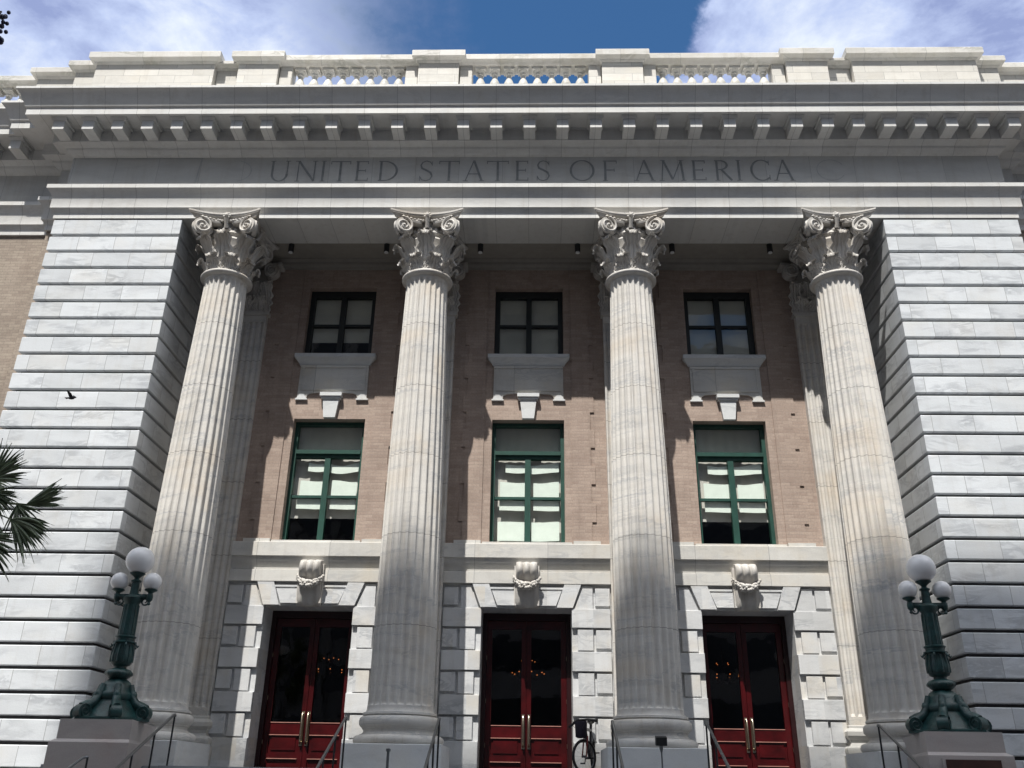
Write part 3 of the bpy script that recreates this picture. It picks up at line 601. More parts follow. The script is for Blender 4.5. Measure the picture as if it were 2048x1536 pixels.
# ------------------------------------------------------------------ columns
def shaft_r(z):
    pts = [(2.68, .60), (2.74, .565), (2.9, .556), (4.6, .552), (6.2, .535), (7.5, .515), (9.2, .475), (10.9, .432), (11.06, .430), (11.17, .450)]
    for (a, ra), (b2, rb) in zip(pts, pts[1:]):
        if z <= b2: t = max(0, (z - a) / (b2 - a)); return ra + (rb - ra) * t
    return pts[-1][1]
def fluted_shaft():
    zs = [2.68, 2.71, 2.74, 2.78] + [2.80 + .012 * k for k in range(6)] + [2.90 + .4 * k for k in range(20)] + [10.97 + .014 * k for k in range(8)] + [11.10, 11.14, 11.17]
    zs = sorted(set(zs)); NF = 24; prof = [0, 0, .35, .75, .95, 1, .95, .75, .35]; ang = [-.5, -.37, -.33, -.22, -.1, 0, .1, .22, .33]
    rows = []
    for z in zs:
        e0 = max(0, min(1, (z - 2.80) / .07)); e1 = max(0, min(1, (11.07 - z) / .09)); fd = math.sqrt(1 - (1 - e0) ** 2) * math.sqrt(1 - (1 - e1) ** 2)
        wd = fd; r0 = shaft_r(z); row = []
        for k in range(NF):
            for a, d in zip(ang, prof):
                th = 2 * math.pi * (k + .5 + a) / NF; r = r0 - d * fd * .085 * r0; row.append((r * math.cos(th), r * math.sin(th), z))
        row.append(row[0]); rows.append(row)
    return MB().grid(rows)
def leaf(mb, phi, h, W, rb, tip, curl=.07, z0=0.0, lobes=4, curve=0.0):
    NV, NU = 20, 14; rows = []; rows2 = []
    for j in range(NV + 1):
        t = j / NV
        if t < .68:
            q = t / .68; z = z0 + h * q; r = rb(z) + .018 + tip * q ** 3 * .45
        else:
            q = (t - .68) / .32; a = q * R(205); z = z0 + h + curl * math.sin(a) * .9; r = rb(z0 + h) + .018 + tip * .45 + curl * (1 - math.cos(a)) * (.5 + tip)
        w_ = W * (.80 + .28 * math.sin(math.pi * min(1, t / .75))) if t < .68 else W * (.98 - .55 * ((t - .68) / .32) ** 1.5)
        w_ *= 1 + .20 * math.sin(t * lobes * 2 * math.pi)
        row = []; row2 = []
        for i in range(NU + 1):
            u2 = -1 + 2 * i / NU; rr = r + .03 * u2 * u2 * (1 - .3 * t) + .026 * math.exp(-(u2 / .16) ** 2) + .014 * math.cos(u2 * 15 + 3 * t); th = phi + u2 * w_ / max(r, .3) / 2
            row.append((rr * math.cos(th), rr * math.sin(th), z)); row2.append(((rr - .016) * math.cos(th), (rr - .016) * math.sin(th), z - .004))
        rows.append(row); rows2.append(row2)
    mb.shell(rows, rows2)
def spiral(mb, c, ax, upv, R0, turns=2.35, r0=.024, flip=1):
    """raised volute spiral round point c in the plane spanned by ax and upv, plus its eye"""
    nrm = ax.cross(upv).normalized(); pts = []; rs = []; n = 46
    for k in range(n + 1):
        t = k / n; a = R(90) + flip * turns * 2 * math.pi * t; r = R0 * (1 - t) ** 1.05 * .93 + .018; pts.append(c + ax * (r * math.cos(a)) + upv * (r * math.sin(a))); rs.append(r0 * (1 - .55 * t))
    mb.tube(pts, rs, 6)
def disc(mb, c, nrm, rad, d, n=24):
    mb.tube([c - nrm * d, c + nrm * d], rad, n)
def capital_mb(square=False):
    """composite capital about the column axis, z measured from 11.15"""
    mb = MB(); rb = lambda z: .405 + .03 * max(0, z) + .07 * max(0, (z - .62) / .25) ** 2
    mb.lathe([(.445, -.02), (.50, .0), (.527, .03), (.53, .055), (.515, .08), (.46, .095), (.42, .10)] + [(rb(z), z) for z in (.12, .3, .5, .65, .75, .85)] + [(.44, .93), (.49, .99), (.475, 1.06), (.44, 1.10), (.43, 1.25)], n=48)
    for k in range(8): leaf(mb, R(22.5 + 45 * k), .27, .30, rb, .22, .062, .10)
    for k in range(8): leaf(mb, R(45 * k), .70, .34, rb, .30, .075, .12, 5)
    for k in range(24):
        a = R(15 * k + 7.5); mb.ball((.455 * math.cos(a), .455 * math.sin(a), 1.06), .045, 8, 6, (1, 1, 1.5))
    for k in range(48):
        a = R(7.5 * k); mb.ball((.468 * math.cos(a), .468 * math.sin(a), .965), .016, 6, 4)
    up = Vector((0, 0, 1))
    for q in range(4):
        A = Matrix.Rotation(R(90 * q), 3, 'Z')
        for s in (-1, 1):
            cen = Vector((s * .475, -.60, 1.075)); ax = Matrix.Rotation(R(-s * 24), 3, 'Z') @ Vector((1, 0, 0)); nr = Vector((ax.y, -ax.x, 0))
            if nr.y > 0: nr = -nr
            i0 = len(mb.v)
            disc(mb, cen - nr * .02, nr, .185, .03); spiral(mb, cen + nr * .025, ax, up, .18, 2.0, .027, flip=s); mb.ball(cen + nr * .03, .034, 8, 6)
            # band running from the scroll back towards the middle over the egg moulding
            rows = []; rows2 = []
            for k in range(9):
                t = k / 8; x = s * (.44 - .32 * t); y = -.56 + .07 * t - .0; z = 1.265 - .055 * t - .02 * math.sin(t * 3.1)
                rows.append([(x, y - .035, z - .04), (x, y - .05, z), (x, y - .03, z + .035), (x, y + .10, z + .035)]); rows2.append([(x, y + .1, z - .06), (x, y + .11, z - .03), (x, y + .12, z), (x, y + .13, z + .01)])
            mb.shell(rows, rows2)
            for k in range(5):
                t = k / 4; mb.ball((s * (.50 - .30 * t), -.62 + .09 * t, 1.285 - .045 * t), .032, 7, 5, (1.3, 1, .7), .2)
            mb.xf(A.to_4x4(), i0)
        # angle scroll body under each horn
        i0 = len(mb.v); B = Matrix.Rotation(R(45 + 90 * q), 3, 'Z'); c2 = B @ Vector((.66, 0, 1.075)); side = B @ Vector((0, 1, 0)); dr = B @ Vector((1, 0, 0))
        mb.tube([c2 - side * .07, c2 + side * .07], .16, 20); mb.tube([B @ Vector((.40, 0, .60)), B @ Vector((.50, 0, .80)), B @ Vector((.62, 0, .95))], [.04, .06, .08], 10)
        # floral boss on the abacus, with a stem
        C4 = Matrix.Rotation(R(90 * q), 3, 'Z'); f0 = len(mb.v)
        mb.ball((0, -.60, 1.33), .045, 10, 7)
        for k in range(7):
            a = 2 * math.pi * k / 7; mb.ball((.06 * math.cos(a), -.585, 1.335 + .055 * math.sin(a)), .030, 8, 5, (1, .7, 1))
        mb.tube([(0, -.50, 1.08), (0, -.545, 1.16), (0, -.58, 1.26)], [.05, .04, .05], 8)
        for s in (-1, 1):
            for k in range(3): mb.ball((s * (.09 + .05 * k), -.535, 1.225 + .012 * k), .035, 7, 5, (1, 1, .8))
        mb.xf(C4.to_4x4(), f0)
    # abacus with concave sides and cut horns
    def ring(off, z):
        pts = []
        for q in range(4):
            A = Matrix.Rotation(R(90 * q), 3, 'Z')
            for k in range(13):
                u2 = -1 + 2 * k / 12; x = u2 * (.735 + off); y = -(.565 + off) - .185 * abs(u2) ** 2.1; pts.append(tuple(A @ Vector((x, y, z))))
        return pts
    rows = [ring(-.08, 1.255), ring(-.06, 1.30), ring(-.02, 1.325), ring(-.005, 1.33), ring(.0, 1.355), ring(.012, 1.36), ring(.012, 1.40)]
    rows = [r + [r[0]] for r in rows]; mb.grid(rows); mb.add(rows[0][:-1], [tuple(range(len(rows[0]) - 1))]); mb.add(rows[-1][:-1], [tuple(range(len(rows[0]) - 1))])
    return mb
col0 = fluted_shaft().build('column', 'shaft', house, 35, (CX[0], YC, 0))
capital_mb().build('capital', 'carved', col0, 45, (0, 0, 11.15))
bs = MB().lathe([(.60, 2.70), (.625, 2.69), (.63, 2.655), (.60, 2.645), (.60, 2.635), (.64, 2.63), (.672, 2.60), (.683, 2.555), (.675, 2.50), (.645, 2.465), (.625, 2.455), (.625, 2.44), (.60, 2.42), (.60, 2.39), (.635, 2.355), (.66, 2.35), (.66, 2.335), (.70, 2.335), (.745, 2.31), (.765, 2.265), (.755, 2.22), (.72, 2.192)], n=64)
bs.build('column_base', 'shaft', col0, 40)
MB().bbox(-.80, .80, -.80, .80, FL, 2.19, .01).build('plinth', 'plain', col0)
for i in (1, 2, 3): duptree(col0, house, (CX[i] - CX[0], 0, 0))
# ------------------------------------------------------------------ pilasters behind the columns
def pilaster_mb():
    prof = [(-.48, .14), (-.48, 0)]; nf = 7; w2 = .96 / (nf + (nf + 1) * .38); f = w2 * .38; x = -.48
    for k in range(nf):
        x += f; prof += [(x, 0), (x + w2 * .12, .03), (x + w2 * .5, .05), (x + w2 * .88, .03), (x + w2, 0)]; x += w2
    prof += [(.48, 0), (.48, .14)]
    zs = [2.68, 2.85, 2.86, 2.9, 10.93, 10.97, 10.98, 11.15]; rows = []
    for z in zs:
        k = 0 if (z < 2.855 or z > 10.975) else (1 if 2.89 < z < 10.94 else .6)
        rows.append([(px, (py * k if abs(px) < .479 else py), z) for px, py in prof])
    return MB().grid(rows)
def pilcap_mb():
    mb = MB(); mb.box(-.47, .47, 0, .14, 11.15, 12.35); mb.box(-.53, .53, -.04, .14, 11.15, 11.24)
    i0 = len(mb.v)
    for x in (-.30, 0, .30): 
        j = len(mb.v); leaf(mb, R(-90), .27, .28, lambda z: .405, .22, .062, .0); mb.xf(Matrix.Translation((x, .42, 11.24)), j)
    for x in (-.42, -.15, .15, .42):
        j = len(mb.v); leaf(mb, R(-90), .62, .26, lambda z: .405, .28, .07, .0, 5); mb.xf(Matrix.Translation((x, .43, 11.24)), j)
    for s in (-1, 1):
        cen = Vector((s * .50, -.10, 12.22)); disc(mb, cen, Vector((0, 1, 0)), .17, .10); spiral(mb, cen + Vector((0, -.11, 0)), Vector((1, 0, 0)), Vector((0, 0, 1)), .15, 2.2, .024, flip=s)
    mb.prism([(-.72, .14), (-.72, -.20), (-.4, -.13), (0, -.10), (.4, -.13), (.72, -.20), (.72, .14)], 'z', 12.36, 12.425)
    mb.ball((0, -.14, 12.40), .07, 8, 6)
    return mb
p0 = pilaster_mb().build('pilaster', 'shaft', house, None, (CX[0], 1.72, 0))
pilcap_mb().build('capital', 'carved', p0, 45)
pb = MB(); g = sweep([(-.48, .14), (-.48, 0), (.48, 0), (.48, .14)], [(0, 2.70), (.03, 2.69), (.03, 2.65), (.05, 2.63), (.085, 2.59), (.085, 2.52), (.05, 2.47), (.03, 2.45), (.02, 2.40), (.05, 2.35), (.07, 2.34), (.12, 2.31), (.13, 2.26), (.12, 2.21), (.10, 2.19), (.15, 2.185), (.15, FL)]); pb.add(g.v, g.f); pb.build('pilaster_base', 'warm', p0, 30)
for i in (1, 2, 3): duptree(p0, house, (CX[i] - CX[0], 0, 0))
for i in range(4):
    xs = (CX[i] - .53, CX[i] + .53)
# ------------------------------------------------------------------ hanging spotlights under the portico ceiling
spots = ['far left black cylinder spotlight hanging beside the leftmost column', 'black cylinder spotlight left of the second column capital', 'black cylinder spotlight right of the second column capital', 'black cylinder spotlight left of the third column capital', 'black cylinder spotlight right of the third column capital', 'far right black cylinder spotlight hanging beside the rightmost column']
for x, lb in zip((-5.31, -3.17, -1.08, 1.07, 3.15, 5.29), spots):
    t_ = empty('spotlight', lb, 'spotlight', (x, 1.0, 12.60), 'spotlights under the portico ceiling')
    MB().lathe([(.03, 0), (.03, -.04), (.062, -.045), (.062, -.235), (.052, -.24)], n=16).build('housing', 'ironblack', t_, 40)
    MB().lathe([(.045, -.241), (.048, -.262), (.03, -.27)], n=16).build('lens', 'globe', t_, 40)
# ------------------------------------------------------------------ lamp pedestals and lamp posts
def pedestal(s, label):
    def poly(x0, x1, f, sk): # front edge x0..x1 at y=f; the inner side slants outwards going back
        return [(x0, f), (x1, f), (x1 - sk, -.06), (x0, -.06)] if s < 0 else [(x0, f), (x1, f), (x1, -.06), (x0 + sk, -.06)]
    mb = MB()
    a, b2 = (-6.76, -5.69) if s < 0 else (5.71, 6.80)
    mb.prism(poly(a, b2, -2.0, .40), 'z', 2.13, 2.40)
    a2, b3 = (a - .07, b2 + .03) if s < 0 else (a - .03, b2 + .07)
    lo_, hi_ = poly(a2, b3, -2.07, .40), poly(a, b2, -2.0, .40)
    mb.add([(x, y, 2.085) for x, y in lo_] + [(x, y, 2.13) for x, y in hi_], [(i, (i + 1) % 4, 4 + (i + 1) % 4, 4 + i) for i in range(4)])
    mb.prism(lo_, 'z', 0, 2.085)
    o = mb.build('lamp_pedestal', 'pedestal'); tag(o, label, 'pedestal', 'stone pedestals flanking the steps')
    return o
pedestal(-1, 'stepped stone pedestal under the left lamp post'); pr_ = pedestal(1, 'stepped stone pedestal with a bronze plaque under the right lamp post')
pq = MB(); pq.box(5.86, 6.84, -2.095, -2.0701, 1.2, 2.05); pqo = pq.build('plaque_frame', 'pedestal', pr_)
MB().box(5.90, 6.66, -2.105, -2.0955, 1.25, 2.03).build('plaque', 'bronze', pr_)
def lamp(x, label):
    L_ = empty('lamp_post', label, 'lamp post', (x, -1.45, 2.40), 'green three globe lamp posts')
    b = MB(); b.lathe([(.60, 0), (.60, .03), (.56, .045)], n=6)
    prof = [(.50, .045), (.44, .12), (.35, .22), (.28, .30), (.30, .33), (.30, .40), (.265, .43), (.255, .50), (.20, .57), (.15, .60), (.12, .61)]
    b.lathe(prof, n=6)
    for k in range(6):
        a = R(60 * k); d = Vector((math.cos(a), math.sin(a), 0)); sd = Vector((-math.sin(a), math.cos(a), 0)); path = [d * r + Vector((0, 0, z)) for r, z in ((.22, .52), (.27, .36), (.34, .25), (.44, .20), (.52, .16))]
        b.tube(path, [.05, .06, .07, .08, .08], 8); b.tube([d * .50 + Vector((0, 0, .115)) - sd * .075, d * .50 + Vector((0, 0, .115)) + sd * .075], .105, 14)
        for ss in (-1, 1): spiral(b, d * .50 + Vector((0, 0, .115)) + sd * .08 * ss, d, Vector((0, 0, 1)), .085, 1.6, .012)
        b.ball(d.lerp(sd, .0) * .30 + Vector((0, 0, .36)), .05, 8, 5, (1, 1, 1.6))
    b.build('lamp_base', 'darkgreen', L_, 50)
    s_ = MB(); s_.lathe([(.12, .60), (.18, .64), (.215, .675), (.215, .71), (.18, .745), (.10, .77), (.10, .80), (.15, .82), (.17, .86), (.178, .95), (.165, 1.02), (.15, 1.10), (.15, 1.14), (.19, 1.15), (.19, 1.165), (.15, 1.18), (.15, 1.22), (.17, 1.235), (.17, 1.25), (.13, 1.265), (.125, 1.5), (.115, 1.72), (.12, 1.76), (.15, 1.80), (.16, 1.85), (.13, 1.88), (.08, 1.90), (.07, 1.98), (.065, 2.10), (.085, 2.11), (.085, 2.13), (.05, 2.145), (.04, 2.17), (.07, 2.20), (.125, 2.235), (.13, 2.25), (.06, 2.26)], n=24)
    for k in range(12):
        a = R(30 * k); s_.tube([(.128 * math.cos(a), .128 * math.sin(a), 1.27), (.118 * math.cos(a), .118 * math.sin(a), 1.74)], .012, 6)
        s_.tube([(.172 * math.cos(a), .172 * math.sin(a), .86), (.17 * math.cos(a), .17 * math.sin(a), 1.0), (.152 * math.cos(a), .152 * math.sin(a), 1.12)], .016, 6)
        s_.ball((.19 * math.cos(a), .19 * math.sin(a), .69), .035, 7, 5)
    for k in range(6):
        a = R(60 * k); c_, n_ = math.cos(a), math.sin(a); s_.tube([(.15 * c_, .15 * n_, 1.16), (.20 * c_, .20 * n_, 1.12), (.235 * c_, .235 * n_, 1.09), (.25 * c_, .25 * n_, 1.115)], [.02, .018, .014, .008], 6)
    s_.xf(Matrix.Diagonal((.93, .93, 1, 1))); s_.build('post', 'darkgreen', L_, 50)
    for s in (-1, 1):
        a_ = MB(); a_.tube([(s * .10, 0, 1.86), (s * .18, 0, 1.875), (s * .27, 0, 1.875)], [.05, .04, .035], 8); a_.box(min(s * .05, s * .30), max(s * .05, s * .30), -.035, .035, 1.885, 1.91)
        spiral(a_, Vector((s * .20, 0, 1.80)), Vector((1, 0, 0)), Vector((0, 0, 1)), .065, 1.5, .018, flip=-s)
        a_.lathe([(.012, -.13), (.03, -.11), (.02, -.08), (.045, -.05), (.05, .0), (.045, .04), (.035, .06), (.05, .075), (.095, .10), (.10, .115), (.06, .135), (.05, .14)], s * .265, 0, 1.87, n=18)
        a_.build('arm', 'darkgreen', L_, 50)
        MB().ball((s * .265, 0, 2.115), .142, 28, 18).build('globe', 'globe', L_, 60)
    MB().ball((0, 0, 2.455), .222, 36, 24).build('globe', 'globe', L_, 60)
lamp(-6.27, 'dark green lamp post with three white globes, left of the steps'); lamp(6.30, 'dark green lamp post with three white globes, right of the steps')
# ------------------------------------------------------------------ handrails
def rail(x, label, top=-.75, z=2.555):
    mb = MB(); sl_ = .455; yb = -4.6; pts = [(x, top + .02, z - .02), (x, top, z), (x, top - .05, z - .012), (x, yb, z - sl_ * (top - yb))]
    r = mb.tube(pts, .022, 10).build('handrail', 'steel', None, 50); tag(r, label, 'handrail', 'steel handrails on the front steps')
    y = top
    while y > yb:
        zt = z - sl_ * (top - y) - .01; i = max(0, math.ceil((-.9 - y) / .36)); zb = FL - rise * i if y < -.9 else FL
        MB().tube([(x, y, zb), (x, y, zt)], .015, 8).build('rail_post', 'ironblack', r, 50); y -= .68
for x, lb in ((-5.56, 'steel handrail in front of the left lamp pedestal, leftmost of six'), (-2.82, 'steel handrail just left of the second column base'), (-1.34, 'steel handrail just right of the second column base'), (1.385, 'steel handrail just left of the third column base'), (2.85, 'steel handrail just right of the third column base'), (5.52, 'steel handrail in front of the right lamp pedestal, rightmost of six')): rail(x, lb)
mb = MB().tube([(-5.80, -2.95, 1.87), (-5.84, -3.0, 1.86), (-5.9, -4.4, 1.25)], .018, 8); hr = mb.build('handrail', 'steel', None, 50); tag(hr, 'low steel handrail at the bottom left corner beside the pedestal', 'handrail')
for x, y, z in ((-5.80, -2.95, 1.87), (-5.9, -4.38, 1.25)): MB().tube([(x, y, 0), (x, y, z)], .014, 8).build('rail_post', 'ironblack', hr, 50)
# ------------------------------------------------------------------ small floodlights on the landing
fl = empty('floodlight', 'small black floodlight on a stake before the third column base', 'floodlight', (2.13, -.78, FL))
q = MB(); q.prism([(-.05, .40), (-.07, .52), (.05, .55), (.07, .42)], 'x', -.085, .085); q.build('housing', 'ironblack', fl)
MB().tube([(0, 0, 0), (0, 0, .30), (0, .01, .36), (0, 0, .42)], [.012, .012, .03, .03], 8).build('stake', 'steel', fl)
cp = empty('pipe_stub', 'short capped metal pipe standing before the second column base', 'pipe', (-2.11, -.78, FL))
MB().tube([(0, 0, 0), (0, 0, .26)], .022, 10).build('pipe', 'steel', cp); MB().lathe([(.03, .26), (.038, .265), (.038, .30), (.03, .305)], n=12).build('cap', 'steel', cp)
# ------------------------------------------------------------------ chandeliers in the hall
for i, (c, lb) in enumerate(zip(((-4.13, 3.7), (.03, 3.7), (4.08, 3.7)), ('lit chandelier glimpsed through the left door', 'lit chandelier glimpsed through the middle door', 'lit chandelier glimpsed through the right door'))):
    ch = empty('chandelier', lb, 'chandelier', (c[0], c[1], 3.70), 'chandeliers in the entrance hall')
    fr_ = MB().tube([(0, 0, 1.6), (0, 0, -.05)], .012, 6)
    bl = MB(); 
    for k in range(8):
        a = R(45 * k + 12); x, y = .34 * math.cos(a), .34 * math.sin(a); fr_.tube([(0, 0, -.05), (x * .6, y * .6, -.1), (x, y, .02)], .008, 5); bl.ball((x, y, .05), .011, 8, 6)
    for k in range(4):
        a = R(90 * k + 30); x, y = .16 * math.cos(a), .16 * math.sin(a); fr_.tube([(0, 0, .2), (x, y, .26)], .008, 5); bl.ball((x, y, .29), .009, 8, 6)
    fr_.build('chandelier_frame', 'bronze', ch); bl.build('bulb', 'bulb', ch)
# ------------------------------------------------------------------ bicycle
def bicycle():
    B = empty('bicycle', 'dark bicycle with a front bag parked between the middle and right doors', 'bicycle', (0, 0, 0))
    Rw = .285; hub = Vector((1.03, 1.05, FL + Rw)); fwd = Vector((-.26, -.96, 0)).normalized(); side = Vector((-fwd.y, fwd.x, 0)); rear = hub - fwd * .88; up = Vector((0, 0, 1))
    fw2 = Vector((-.75, -.66, 0)).normalized(); sd2 = Vector((-fw2.y, fw2.x, 0))
    def wheel(c, f, sd):
        t_ = MB(); pts = [c + f * (Rw - .02) * math.cos(R(a)) + up * (Rw - .02) * math.sin(R(a)) for a in range(0, 361, 12)]; t_.tube(pts, .022, 8, False); w_ = t_.build('wheel', 'tyre', B, 60)
        r_ = MB(); r_.tube([c + f * (Rw - .045) * math.cos(R(a)) + up * (Rw - .045) * math.sin(R(a)) for a in range(0, 361, 12)], .008, 6, False); r_.tube([c - sd * .05, c + sd * .05], .02, 8)
        for k in range(14): a = R(k * 360 / 14); r_.tube([c, c + f * (Rw - .045) * math.cos(a) + up * (Rw - .045) * math.sin(a)], .0015, 4)
        r_.build('rim', 'steel', w_, 60)
    wheel(hub, fw2, sd2); wheel(rear, fwd, side)
    head = hub - fwd * .11 + up * .42; crown = hub - fw2 * .05 + up * .33
    f = MB(); bb = hub - fwd * .48 + up * (-.01); seat = hub - fwd * .62 + up * .46
    for a, b2, r in ((head, bb, .032), (head + up * .03, seat, .027), (seat + up * .1, bb, .024), (bb, rear + side * .05, .010), (bb, rear - side * .05, .010), (seat, rear + side * .05, .009), (seat, rear - side * .05, .009), (head - up * .04, head + up * .12, .022)): f.tube([a, b2], r, 8)
    f.tube([rear + side * .03 + up * .28 - fwd * .1, rear + side * .03 + up * .30 + fwd * .2], .01, 6)
    f.build('frame', 'bikeframe', B, 50)
    k_ = MB(); [k_.tube([hub + sd2 * s * .05, crown + sd2 * s * .045, crown], .012, 8) for s in (-1, 1)]; k_.tube([crown, head], .018, 8); k_.build('fork', 'red', B, 50)
    h = MB(); top = head + up * .18 - fwd * .0; h.tube([head + up * .1, top, top + fw2 * .06], .018, 8)
    for s in (-1, 1): h.tube([top + fw2 * .06, top + fw2 * .06 + sd2 * s * .12, top + sd2 * s * .30 + fw2 * (.10 if s < 0 else 0) - up * (.11 if s < 0 else .02)], [.020, .020, .026], 8); h.tube([top + sd2 * s * .15 + fw2 * .04, top + sd2 * s * .22 + fw2 * .09 - up * .03], .008, 6)
    h.tube([top + fw2 * .05 + sd2 * .14, top + fw2 * .18 + sd2 * .12 - up * .12, crown + fw2 * .03 + up * .03], .004, 5); h.tube([top + fw2 * .05 - sd2 * .14, top + fw2 * .2 - sd2 * .1 - up * .1, crown + fw2 * .04], .004, 5)
    h.build('handlebar', 'ironblack', B, 50)
    bg = MB(); c = head + fw2 * .10 + up * .02; rows = []; c = c + up * .02
    for z, k in ((-.16, .6), (-.14, .95), (0, 1.0), (.09, 1.05), (.12, .9), (.125, .1)):
        rows.append([tuple(c + up * z + sd2 * (.105 * k * math.copysign(abs(math.cos(R(a))) ** .5, math.cos(R(a)))) + fw2 * (.07 * k * math.copysign(abs(math.sin(R(a))) ** .5, math.sin(R(a))))) for a in range(0, 361, 15)])
    bg.grid(rows); bo = bg.build('front_bag', 'bag', B, 60)
    sd = MB(); s0 = seat + up * .14; sd.ball(s0, .07, 12, 8, (1, 1, .45)); sd.tube([s0 + fwd * .02, s0 + fwd * .16], [.05, .02], 8); sd.build('saddle', 'ironblack', B, 50)
    pd = MB(); pd.tube([bb - side * .08, bb + side * .08], .02, 8); pd.tube([bb + side * .08, bb + side * .08 + up * .09 - fwd * .08], .01, 6); pd.tube([bb - side * .08, bb - side * .08 - up * .09 + fwd * .08], .01, 6); pd.tube([bb + side * .07 + up * .09 - fwd * .08, bb + side * .16 + up * .09 - fwd * .08], .014, 6); pd.tube([bb - side * .07 - up * .09 + fwd * .08, bb - side * .16 - up * .09 + fwd * .08], .014, 6); pd.build('pedals', 'ironblack', B, 50)
bicycle()
# ------------------------------------------------------------------ bird
mb = MB(); bx_ = Vector((-7.156, -3.0, 7.067))
mb.ball((0, 0, 0), .03, 12, 8, (1.7, .9, .8)); mb.ball((.055, 0, .012), .016, 8, 6); mb.tube([(.068, 0, .012), (.085, 0, .008)], [.006, .001], 5)
mb.shell([[(-.04, -.018, .0), (-.095, -.03, -.006)], [(-.04, .018, .0), (-.095, .03, -.006)]], [[(-.04, -.018, .006), (-.095, -.03, -.002)], [(-.04, .018, .006), (-.095, .03, -.002)]])
for s in (-1, 1):
    r1 = [(.03, s * .015, .012), (.015, s * .06, .055), (-.03, s * .10, .09)]; r2 = [(-.03, s * .015, .01), (-.035, s * .06, .045), (-.045, s * .10, .085)]
    mb.shell([r1, r2], [[(a, b2, c - .005) for a, b2, c in r1], [(a, b2, c - .005) for a, b2, c in r2]])
tag(mb.build('bird', 'bird', None, 60, tuple(bx_)), 'small dark bird flying in front of the left marble pier', 'bird')
# ------------------------------------------------------------------ fan palm
def fan(name, hub, d, length, droop, spread, nb, parent, root, seed, roll=0.0):
    rn = random.Random(seed); d = Vector(d).normalized(); sidev = d.cross(Vector((0, 0, 1)))
    if sidev.length < .1: sidev = Vector((1, 0, 0))
    sidev.normalize(); upn = sidev.cross(d).normalized(); rq = Matrix.Rotation(roll, 3, d); sidev = rq @ sidev; upn = rq @ upn
    mb = MB(); hub = Vector(hub)
    for k in range(nb):
        a = (-1 + 2 * k / (nb - 1)) * spread; dd = d * math.cos(a) + sidev * math.sin(a); Ln = length * (1 - .28 * abs(a / spread) ** 1.5) * rn.uniform(.9, 1.06); w0 = .019
        pv = (dd.cross(upn)).normalized(); rows = []; n = 9; sag = droop * rn.uniform(.6, 1.4)
        for j in range(n + 1):
            t = j / n; p = hub + dd * (Ln * t) + upn * (.05 * math.sin(t * 2.2) * Ln * (1 if k % 2 else .6)) + Vector((0, 0, -1)) * sag * Ln * t ** 2.6; ww = w0 * (.25 + .9 * math.sin(math.pi * min(1, t * 1.15 + .02)) ** .8) * (1 if t < .9 else .25)
            if j == n: ww = .001
            rows.append([p - pv * ww, p + upn * ww * .6, p + pv * ww])
        mb.grid(rows)
    o = mb.build(name, 'leaf', parent); root = Vector(root)
    mid = root.lerp(hub, .5) + Vector((0, 0, .08)); MB().tube([root, mid, hub], [.022, .015, .009], 6).build('petiole', 'petiole', o, 60)
    return o
pc = Vector((-7.15, -5.0, 4.72)); palm = empty('palm_tree', 'fan palm with dark green fronds at the left edge', 'palm tree', (pc.x, pc.y, 0))
tr = MB(); tr.tube([(0, 0, 0), (.03, 0, 1.5), (.0, .02, 3.2), (0, 0, 4.7)], [.22, .17, .16, .19], 14); tr.build('trunk', 'trunk', palm, 60)
def rel(x, y, z): return (x - pc.x, y - pc.y, z)
ctr = (0, 0, 4.7)
def fan2(hub, a0, a1, length, nb, seed, droop=.1, wid=.016, ln=None):
    rn = random.Random(seed); mb = MB(); hub = Vector(hub)
    for k in range(nb):
        f = k / (nb - 1); a = R(a0 + (a1 - a0) * f + rn.uniform(-2, 2)); Ln = (ln(f) if ln else 1) * length * rn.uniform(.9, 1.06)
        dd = Vector((math.cos(a), rn.uniform(-.25, .1), math.sin(a))).normalized(); pv = dd.cross(Vector((0, -1, 0))).normalized(); n = 9; sag = droop * rn.uniform(.5, 1.5); rows = []
        for j in range(n + 1):
            t = j / n; p = hub + dd * (Ln * t) + Vector((0, 0, -1)) * sag * Ln * t ** 2.4; ww = wid * (.25 + .9 * math.sin(math.pi * min(1, t * 1.1 + .03)) ** .7) * (1 if t < .85 else .45)
            if j == n: ww = .001
            rows.append([p - pv * ww, p + Vector((0, -.012 if k % 2 else .012, 0)), p + pv * ww])
        mb.grid(rows)
    o = mb.build('frond', 'leaf', palm); root = Vector(ctr); mid = root.lerp(hub, .5) + Vector((0, 0, .06)); MB().tube([root, mid, hub], [.022, .015, .009], 6).build('petiole', 'petiole', o, 60)
fan2(rel(-6.25, -5.0, 4.74), 46, -2, .52, 17, 1, .02, .021, lambda f: .95)
fan2(rel(-6.35, -5.03, 4.73), -6, -105, .40, 20, 2, .18, .010)
fan2(rel(-6.34, -5.1, 4.52), 6, -62, .60, 30, 3, .22, .016, lambda f: 1 - .12 * f)
fan2(rel(-6.50, -5.12, 4.49), -50, -110, .36, 12, 4, .1, .010)
fan2(rel(-6.66, -5.2, 5.0), 82, -5, .56, 30, 5, .10, .016, lambda f: 1 - .15 * f)
fan2(rel(-6.72, -5.05, 4.86), 20, -70, .42, 22, 6, .2, .011)
fan2(rel(-6.66, -5.15, 4.26), 15, -80, .66, 32, 7, .2, .016, lambda f: .85 + .15 * f)
fan2(rel(-6.80, -5.3, 4.02), 0, -80, .60, 24, 8, .2, .014)
rn = random.Random(5)
